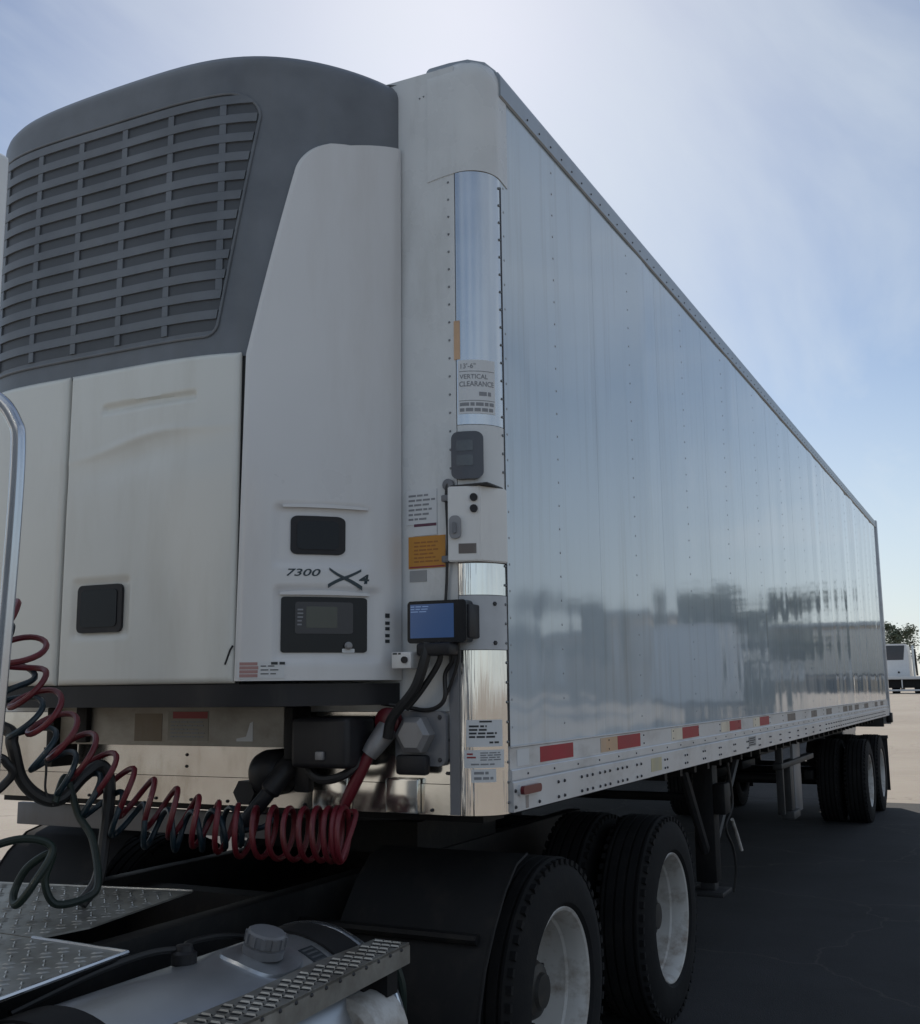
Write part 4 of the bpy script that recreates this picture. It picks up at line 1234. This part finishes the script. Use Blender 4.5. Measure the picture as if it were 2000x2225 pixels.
# rounded flange (angles are scaled, so build it directly)
bm.free(); bm = BM()
cen = bm.verts.new(m_tank(cap_y, cap_a, 0.009)); rg1, rg2 = [], []
for k in range(32):
    t = 2 * PI * k / 32
    ex = abs(math.cos(t)) ** 0.75 * (1 if math.cos(t) > 0 else -1); ey = abs(math.sin(t)) ** 0.75 * (1 if math.sin(t) > 0 else -1)
    rg1.append(bm.verts.new(m_tank(cap_y + 0.115 * ex, cap_a + 18 * ey, 0.008)))
    rg2.append(bm.verts.new(m_tank(cap_y + 0.122 * ex, cap_a + 19.5 * ey, -0.004)))
for k in range(32):
    bm.faces.new((cen, rg1[k], rg1[(k + 1) % 32])); bm.faces.new((rg1[k], rg2[k], rg2[(k + 1) % 32], rg1[(k + 1) % 32]))
fl = build('filler_flange', bm, M_tank, tk, angle=40)
bm = BM(); lathe(bm, [(0.0, 0.060), (0.022, 0.060), (0.024, 0.052), (0.028, 0.052)] + [(0.03, 0.056), (0.060, 0.056), (0.066, 0.050), (0.067, 0.02), (0.067, 0)], 'Z', 36)
for k in range(12):
    b2 = bmesh.ops.create_cube(bm, size=1.0)['verts']
    bmesh.ops.scale(bm, vec=(0.008, 0.012, 0.028), verts=b2); bmesh.ops.translate(bm, vec=(0.057, 0, 0.045), verts=b2)
    bmesh.ops.rotate(bm, matrix=Matrix.Rotation(2 * PI * k / 12, 3, 'Z'), verts=b2)
bmesh.ops.transform(bm, matrix=Matrix.Translation(m_tank(cap_y, cap_a, 0.006)) @ Matrix.Rotation(R(cap_a), 4, 'Y'), verts=bm.verts)
build('tank_cap', bm, M_greybox, tk, angle=35)
lbp = build('sticker', strip(lambda u, v, o: m_tank(u, v, o), -0.70, -0.63, 20, 34, 0, 0.0015, nu=2, nv=6), M_ink, tk, label='black fuel label beside the cap')
bm = BM()
for k in range(4): strip(lambda u, v, o: m_tank(u, v, o + .0015), -0.692, -0.638, 21.5 + 3.1 * k, 22.8 + 3.1 * k, 0, 0.0006, nu=2, nv=1, bm=bm)
build('print', bm, mat('dim_print', (0.07, 0.075, 0.08), 0.5), lbp, smooth=False)
# sender and hose on the tank top
bm = BM(); lathe(bm, [(0, 0.035), (0.03, 0.035), (0.036, 0.025), (0.05, 0.022), (0.052, 0)], 'Z', 16)
bmesh.ops.transform(bm, matrix=Matrix.Translation(m_tank(-1.02, -8, 0.0)), verts=bm.verts)
build('fuel_sender', bm, M_blk, tk)
build('fuel_line', tube(BM(), smooth_path([m_tank(-1.02, -8, .04), m_tank(-1.10, -16, .05), m_tank(-1.25, -24, .045), m_tank(-1.5, -30, .02)], 6), 0.009, 8), M_blackhose, tk)
build('fuel_line', tube(BM(), smooth_path([m_tank(-1.02, -8, .03), m_tank(-0.9, -20, .045), m_tank(-0.7, -28, .04), m_tank(-0.45, -40, .02)], 6), 0.009, 8), M_blackhose, tk)
# step along the outer top of the tank
spoly = [(1.085, -0.436), (1.21, -0.445), (1.255, -1.2), (1.262, -2.05), (1.11, -2.05), (1.105, -1.12), (1.08, -0.80)]
bm = BM(); prism(bm, spoly, 'Z', 0.925, 0.932)
stp = build('tank_step', bm, M_tread, TC, smooth=False, label='punched metal step along the tank')
out_ = [(1.21, -0.445), (1.255, -1.2), (1.262, -2.05)]
bm = BM()
for (xa, ya), (xb, yb) in zip(out_, out_[1:]):
    v = [bm.verts.new(p) for p in ((xa, ya, 0.933), (xb, yb, 0.933), (xb, yb, 0.872), (xa, ya, 0.872), (xa - .006, ya, 0.933), (xb - .006, yb, 0.933), (xb - .006, yb, 0.872), (xa - .006, ya, 0.872))]
    for f in ((0, 1, 2, 3), (7, 6, 5, 4), (0, 4, 5, 1), (3, 2, 6, 7), (0, 3, 7, 4), (1, 5, 6, 2)): bm.faces.new([v[q] for q in f])
build('step_fascia', bm, M_tread, stp, smooth=False)
build('step_end', bx(1.085, 1.2085, -0.4425, -0.4375, 0.872, 0.924), M_tread, stp, smooth=False)
# punched holes: dark slots with raised lips
bs, bl = BM(), BM()
y = -0.475; j = 0
while y > -2.0:
    tq = (y + 0.44) / -1.6
    xo = 1.213 + 0.05 * min(1, -(y + 0.445) / 0.9); xi = 1.088 + 0.02 * min(1, -(y + .4) / .7)
    for i in range(3):
        x = xi + 0.010 + (xo - xi - 0.030) * (i + (0.5 if j % 2 else 0)) / 3 + 0.002
        box(bs, x, x + 0.027, y - 0.0045, y + 0.0045, 0.9305, 0.9335)
        c = [bl.verts.new(p) for p in ((x - .003, y + .005, .932), (x + .030, y + .005, .932), (x + .026, y + .009, .937), (x + .001, y + .009, .937))]
        bl.faces.new(c)
        c2 = [bl.verts.new(p) for p in ((x - .003, y + .014, .932), (x + .030, y + .014, .932), (x + .026, y + .009, .937), (x + .001, y + .009, .937))]
        bl.faces.new(c2)
    y -= 0.042; j += 1
build('punched_slots', bs, M_dark, stp, smooth=False, kind='stuff')
build('grip_lips', bl, M_tread, stp, smooth=False, kind='stuff')
rb = BM(); y = -0.50
while y > -2.0:
    xo = 1.21 + 0.045 * min(1, -(y + 0.445) / 0.755)
    bolt(rb, lambda u, v, o: Vector((xo + o + .001, u, v)), y, 0.922, 0.006, 0.004); y -= 0.075
build('bolt_row', rb, M_bolt, stp, kind='stuff')
for y in (-0.53, -1.55):
    build('step_bracket', bx(1.10, 1.20, y - 0.03, y + 0.03, 0.80, 0.924), M_frame, stp, smooth=False)
# muffler/def tank below the step
bm = BM(); lathe(bm, [(-0.70, 0.0), (-0.70, 0.10), (-0.68, 0.12), (-0.52, 0.12), (-0.50, 0.10), (-0.50, 0)], 'Y', 24, (1.13, 0, 0.70))
build('air_tank', bm, M_rim, TC)
build('air_line', tube(BM(), smooth_path([(1.13, -.40, .87), (1.15, -.38, .78), (1.14, -.36, .66), (1.15, -.36, .5)], 6), 0.012, 8), M_green, TC)

# cab (mostly outside the picture, its rear corner and grab pipe are in view)
def cab_profile():
    return [(-1.25, 1.02), (1.25, 1.02), (1.25, 2.62), (1.21, 2.76), (1.12, 2.84), (0.9, 2.88), (-0.9, 2.88), (-1.12, 2.84), (-1.21, 2.76), (-1.25, 2.62)]
bm = BM(); prism(bm, cab_profile(), 'Y', -5.2, -2.45)
build('cab_body', bm, M_cab, TC, angle=30)
bm = BM(); prism(bm, [(-5.2, 0.95), (-7.1, 0.95), (-7.2, 1.5), (-7.0, 1.78), (-5.2, 1.95)], 'X', -0.95, 0.95)
build('bonnet', bm, M_cab, TC, angle=30)
for s in (1, -1):
    bm = BM(); box(bm, min(s * 1.215, s * 1.25), max(s * 1.215, s * 1.25), -2.449, -2.11, 1.05, 2.74, 0.012, 3)
    build('side_extender', bm, M_cab, TC)
    build('windscreen' if s > 0 else 'side_window', bx(-1.0, 1.0, -5.26, -5.201, 2.1, 2.7, 0.01) if s > 0 else bx(1.2495, 1.262, -5.0, -4.1, 1.95, 2.55, 0.005), M_glass, TC)
    e = bpy.data.objects.new('wheel', None); COL.objects.link(e); e.parent = TC
    e.location = Vector((s * 1.02, -6.1, ZW)) - rootloc(TC); e.rotation_euler = (0, 0, 0 if s > 0 else PI)
    put('tyre', e, (0, 0, 0)); put('rim', e, (0, 0, 0)); put('hub', e, (0, 0, 0))
build('grab_pipe', tube(BM(), smooth_path([(0.895, -1.8, 1.004), (0.930, -1.8, 1.5), (0.953, -1.8, 1.95), (0.958, -1.8, 2.24), (0.945, -1.805, 2.31), (0.905, -1.825, 2.365), (0.82, -1.87, 2.40), (0.5, -2.05, 2.43), (0.3, -2.3, 2.43), (0.25, -2.45, 2.43)], 6), 0.0165, 14), M_pipe, TC)
bm = BM(); lathe(bm, [(1.0025, 0.04), (1.012, 0.04), (1.014, 0.02)], 'Z', 14, (0.895, -1.8, 0))
build('pipe_flange', bm, M_pipe, TC)

# ------------------------------------------------------------------ hoses
def coil(ctrl, r0, r1, turns, hr, m, name, label, lead_in=None, lead_out=None, phase=0.0, parent_bm=None, sweep=lambda t: t):
    path = smooth_path(ctrl, 40)
    # arc-length resample
    d = [0.0]
    for a, b in zip(path, path[1:]): d.append(d[-1] + (b - a).length)
    n = int(turns * 22)
    pts = []
    u, v = None, None
    j = 0
    for i in range(n + 1):
        t = sweep(i / n); s = t * d[-1]
        while j < len(d) - 2 and d[j + 1] < s: j += 1
        k = (s - d[j]) / max(1e-9, d[j + 1] - d[j])
        p = path[j].lerp(path[j + 1], k)
        tg = (path[min(j + 3, len(path) - 1)] - path[max(0, j - 2)]).normalized()
        if u is None: u, v = frame_of(tg)
        u = (u - tg * u.dot(tg)).normalized(); v = tg.cross(u)
        a = 2 * PI * turns * i / n + phase
        rr = r0 + (r1 - r0) * i / n
        rr *= 1 + 0.06 * nz(i * 0.05, phase)
        pts.append(p + (u * math.cos(a) + v * math.sin(a)) * rr)
    if lead_in: pts = smooth_path(lead_in + [pts[0]], 6)[:-1] + pts
    if lead_out: pts = pts + smooth_path([pts[-1]] + lead_out, 6)[1:]
    bm = BM(); tube(bm, pts, hr, 8)
    o = build(name, bm, m)
    o['label'] = label; o['category'] = 'hose'; o['group'] = 'air and electric lines between tractor and trailer'
    return o
coil([(-0.35, -1.35, 2.20), (0.029, -1.0, 1.93), (0.048, -0.93, 1.74), (0.064, -0.8, 1.58), (0.105, -0.7, 1.475), (0.173, -0.6, 1.37), (0.289, -0.5, 1.295), (0.40, -0.42, 1.245), (0.50, -0.36, 1.222), (0.60, -.32, 1.215), (0.717, -0.29, 1.213), (0.85, -0.25, 1.213)],
     0.068, 0.090, 25, 0.0100, M_redhose, 'coiled_hose', 'red coiled air hose stretched from the cab back to the red grip', phase=1.0,
     lead_out=[Vector((0.84, -0.16, 1.27)), Vector((0.77, -0.125, 1.262))], sweep=lambda t: 1 - (1 - t) ** 1.55)
coil([(-0.42, -1.35, 2.12), (-0.035, -0.98, 1.87), (0.0, -0.92, 1.70), (0.022, -0.82, 1.52), (0.09, -0.7, 1.385), (0.155, -0.62, 1.30), (0.24, -0.54, 1.245), (0.36, -0.42, 1.222), (0.45, -0.30, 1.23)],
     0.068, 0.066, 16, 0.0100, M_bluehose, 'coiled_hose', 'dark blue coiled air hose hanging left of the red one', phase=2.6,
     lead_out=[Vector((0.50, -0.24, 1.22)), Vector((0.52, -0.20, 1.245))], sweep=lambda t: 1 - (1 - t) ** 1.3)
def hose(ctrl, r, m, label):
    o = build('hose', tube(BM(), smooth_path(ctrl, 10), r, 10), m)
    o['label'] = label; o['category'] = 'hose'; o['group'] = 'air and electric lines between tractor and trailer'
    return o
hose([(-0.75, -1.4, 1.5), (-0.25, -1.0, 1.62), (-0.06, -0.9, 1.585), (-0.02, -0.9, 1.53), (-0.015, -0.86, 1.42), (0.015, -0.8, 1.356), (0.055, -0.75, 1.352), (0.08, -0.68, 1.42), (0.10, -0.62, 1.45), (0.12, -0.60, 1.38), (0.125, -0.62, 1.2), (0.14, -0.66, 1.08), (0.13, -0.72, 1.012)], 0.021, M_blackhose, 'thick black rubber hose sagging at the left edge')
hose([(-0.3, -1.5, 1.45), (-0.05, -1.02, 1.50), (0.0, -0.93, 1.47), (-0.01, -0.92, 1.42), (-0.08, -1.0, 1.36), (-0.4, -1.2, 1.3)], 0.014, M_blackhose, 'thin black hose looping out at the left edge')
hose([(0.055, -0.78, 1.34), (0.06, -0.74, 1.42), (0.10, -0.72, 1.30), (0.17, -0.72, 1.22), (0.26, -0.78, 1.10), (0.255, -0.82, 1.06), (0.205, -0.9, 1.05), (0.175, -0.92, 1.12), (0.18, -.9, 1.2), (0.12, -0.94, 1.16), (0.10, -0.97, 1.09), (0.145, -1.0, 1.06), (0.19, -0.98, 1.12), (0.20, -0.92, 1.22), (0.12, -0.98, 1.25), (0.03, -1.08, 1.2), (0.0, -1.15, 1.08), (-0.1, -1.2, 1.03)], 0.0125, M_green, 'dark green cable dangling in loops over the deck plate')
hose([(0.02, -0.80, 1.52), (0.03, -0.80, 1.45), (0.032, -0.80, 1.38), (0.05, -0.78, 1.33)], 0.004, M_blackhose, 'thin black cord hanging behind the sagging hose')

# ------------------------------------------------------------------ things across the yard
def parked_trailer(x, y, rz, label, L=13.0, col=None, h=4.05):
    t = thing('parked_trailer', label, 'trailer', (x, y, terrain(y)), 'trailers parked across the yard')
    t.rotation_euler = (0, 0, rz)
    mm = col or M_far
    def p(nm, bm_, m_, par=t, **k): return build(nm, bm_, m_, par, world=False, **k)
    p('body', bx(-1.3, 1.3, 0, L, 1.2, h, 0.03), mm)
    p('bottom_rail', bx(-1.31, 1.31, -0.01, L + .01, 1.08, 1.199), M_steel, smooth=False)
    p('front_post', bx(-1.315, -1.22, -0.02, 0.08, 1.2, h + .01), M_rail, smooth=False)
    p('front_post', bx(1.22, 1.315, -0.02, 0.08, 1.2, h + .01), M_rail, smooth=False)
    p('roof_rail', bx(-1.315, 1.315, -0.015, L, h, h + 0.05), M_rail, smooth=False)
    for s in (-1, 1):
        p('landing_leg', bx(s * 1.0 - .07, s * 1.0 + .07, 2.6, 2.74, 0.0, 1.1), M_frame, smooth=False)
    for yy in (L - 2.4, L - 1.1):
        for s in (-1, 1):
            bm_ = BM(); lathe(bm_, [(-.3, .2), (-.3, .5), (.3, .5), (.3, .2)], 'X', 24, (s * .95, yy, .5))
            p('wheel', bm_, M_tyre)
    return t

def tree(x, y, H, label, seed, mleaf, cr=2.2, trunk_h=0.45):
    rg = random.Random(seed)
    z0 = terrain(y)
    t = thing('tree', label, 'tree', (x, y, z0), 'trees beyond the yard')
    bm_ = BM()
    top_ = Vector((x + rg.uniform(-.4, .4), y, z0 + H * 0.8))
    tube(bm_, smooth_path([(x, y, z0 - .1), (x + rg.uniform(-.15, .15), y, z0 + H * .3), top_], 6), [0.03 * H * (1 - 0.85 * k / 12) for k in range(13)], 8)
    tips = []
    for k in range(14):
        h = rg.uniform(trunk_h, 0.85) * H
        a = rg.uniform(0, 2 * PI); ln = cr * rg.uniform(.5, 1.0) * (1.1 - 0.5 * h / H)
        b0 = Vector((x, y, z0 + h)); b1 = b0 + Vector((math.cos(a) * ln, math.sin(a) * ln, ln * rg.uniform(.2, .7)))
        tube(bm_, [b0, b0.lerp(b1, .5) + Vector((0, 0, .1)), b1], [0.012 * H, 0.008 * H, 0.004 * H], 5)
        tips.append(b1); tips.append(b0.lerp(b1, .6))
    build('trunk', bm_, M_bark, t)
    bm_ = BM()
    for tp in tips + [top_] * 3:
        cs = rg.uniform(.35, .8) * cr * 0.55
        for q in range(110):
            p = tp + Vector((rg.gauss(0, cs * .5), rg.gauss(0, cs * .5), rg.gauss(0, cs * .42)))
            s_ = rg.uniform(.05, .13)
            nrm = Vector((rg.gauss(0, 1), rg.gauss(0, 1), rg.gauss(0, 1) + .5)).normalized()
            a_, b_ = frame_of(nrm)
            vv = [bm_.verts.new(p + a_ * s_), bm_.verts.new(p + b_ * s_ * .5), bm_.verts.new(p - a_ * s_), bm_.verts.new(p - b_ * s_ * .5)]
            bm_.faces.new(vv)
    build('crown', bm_, mleaf, t, smooth=False)
    return t

# flatbed truck seen from behind, at the right edge of the picture
ty = 66.0; tx = -3.05; tz = terrain(ty)
FT = thing('flatbed_truck', 'distant white flatbed truck seen from behind with wide dark rear window', 'truck', (tx, ty, tz))
def fp(nm, bm_, m_, par=FT, **k): return build(nm, bm_, m_, par, world=False, **k)
bm = BM(); prism(bm, [(-0.95, 0.95), (0.72, 0.95), (0.70, 2.2), (0.62, 2.78), (0.5, 2.86), (-0.75, 2.86), (-0.88, 2.78)], 'Y', 0.0, 2.2)
fp('cab_body', bm, M_far, angle=30)
bm = BM(); prism(bm, [(-0.80, 1.92), (0.42, 1.92), (0.52, 2.76), (-0.82, 2.76)], 'Y', -0.012, 0.02)
fp('rear_window', bm, M_glass, smooth=False)
bm = BM(); lathe(bm, [(0, .06), (-.02, .06), (-.02, 0)], 'Y', 12, (0.12, 0, 1.2)); fp('fuel_cap', bm, M_blk)
fp('exhaust_stack', tube(BM(), [(0.95, 0.3, 0.9), (0.93, 0.3, 2.75)], 0.07, 10), M_pipe)
fp('exhaust_shield', tube(BM(), [(1.08, 0.5, 1.0), (1.02, 0.5, 2.55)], 0.06, 10), M_steel)
fp('flatbed', bx(-2.2, 3.6, -1.9, -0.1, 0.78, 0.95, 0.02), M_far)
fp('chassis', bx(-2.1, 3.4, -1.6, -0.4, 0.30, 0.779), M_frame, smooth=False)
fp('rear_bumper', bx(-2.0, 3.4, -1.95, -1.85, 0.12, 0.22, 0.01), M_far)
fp('mud_flap', bx(0.38, 0.44, -1.93, -1.91, 0.28, 0.77), M_far, smooth=False)
for x in (-1.4, 0.0, 1.2, 2.6):
    bm = BM(); lathe(bm, [(-.2, .15), (-.2, .33), (.2, .33), (.2, .15)], 'X', 20, (x, -1.0, .33)); fp('wheel', bm, M_tyre)
# pale trailer side right of it
pt = parked_trailer(0.2, 74, R(-82), 'distant dusty white trailer standing behind the flatbed truck', L=12, col=M_dusty, h=4.1)
tree(-4.9, 92, 5.6, 'distant olive tree with open crown rising behind the flatbed truck', 3, M_leaf, cr=1.7)
tree(-3.2, 105, 4.9, 'distant low dark tree just right of the olive one', 5, M_leaf2, cr=1.3)
tree(-8.6, 90, 5.2, 'distant bushy tree hidden by the trailer rear', 8, M_leaf, cr=2.2)
# across the yard on the open side: seen mirrored in the trailer's glossy flank
yard = [(7.9, 27.0, R(-6), 'blue grey trailer parked nose on across the yard, mirrored in the flank')]
for a in yard: parked_trailer(*a, col=M_yard, h=3.3)
for k, (x, y, H, lb_) in enumerate([(16.8, 38, 5.6, 'round yard tree mirrored near the front corner'), (14.6, 38.5, 4.9, 'smaller yard tree mirrored beside the round one'),
        (26, 48, 7.5, 'broad yard tree mirrored just behind the front corner'), (13.0, 47, 6.0, 'yard tree mirrored above the tan shed'),
        (6.9, 29.5, 4.5, 'bushy yard tree mirrored over the blue grey trailer'), (5.9, 31.5, 4.9, 'tall bushy yard tree mirrored mid flank')]):
    tree(x, y, H, lb_, 20 + k, M_leaf, cr=[1.5, 1.2, 2.6, 1.6, 1.3, 1.6][k], trunk_h=0.45 if k < 4 else 0.16)
SH = thing('shed', 'tan shed across the yard, mirrored low in the flank', 'building', (18.9, 53, terrain(53)))
build('wall', bx(-1.6, 1.6, 0, 6, 0, 4.6, 0.03), M_tan, SH, world=False)
build('roof', bx(-1.8, 1.8, -.2, 6.2, 4.601, 4.8), M_toprail, SH, world=False, smooth=False)
parked_trailer(-3.45, 6.0, 0, 'trailer added alongside on the far side to shade the ground beneath, underside barely glimpsed', L=16, col=M_far)  # added to block the sun and darken ground seen under the semi trailer
parked_trailer(-5.6, 23.6, 0, 'hidden trailer added beyond the rear on the far side for its shadow', L=14, col=M_far)  # unseen, added so its shadow covers the ground farther back
WH = thing('warehouse', 'long low tan warehouse across the yard, mirrored in the flank', 'building', (19, 86, terrain(86)))
build('wall', bx(-14, 30, 0, 14, 0, 5.0, 0.05), M_tan, WH, world=False)
build('roof', bx(-14.3, 30.3, -.3, 14.3, 5.001, 5.3), M_toprail, WH, world=False, smooth=False)
for k in range(6):
    dd = build('dock_door', bx(-11 + 6.5 * k, -8 + 6.5 * k, -.06, -.001, 0.9, 4.0), M_far, WH, world=False, smooth=False)
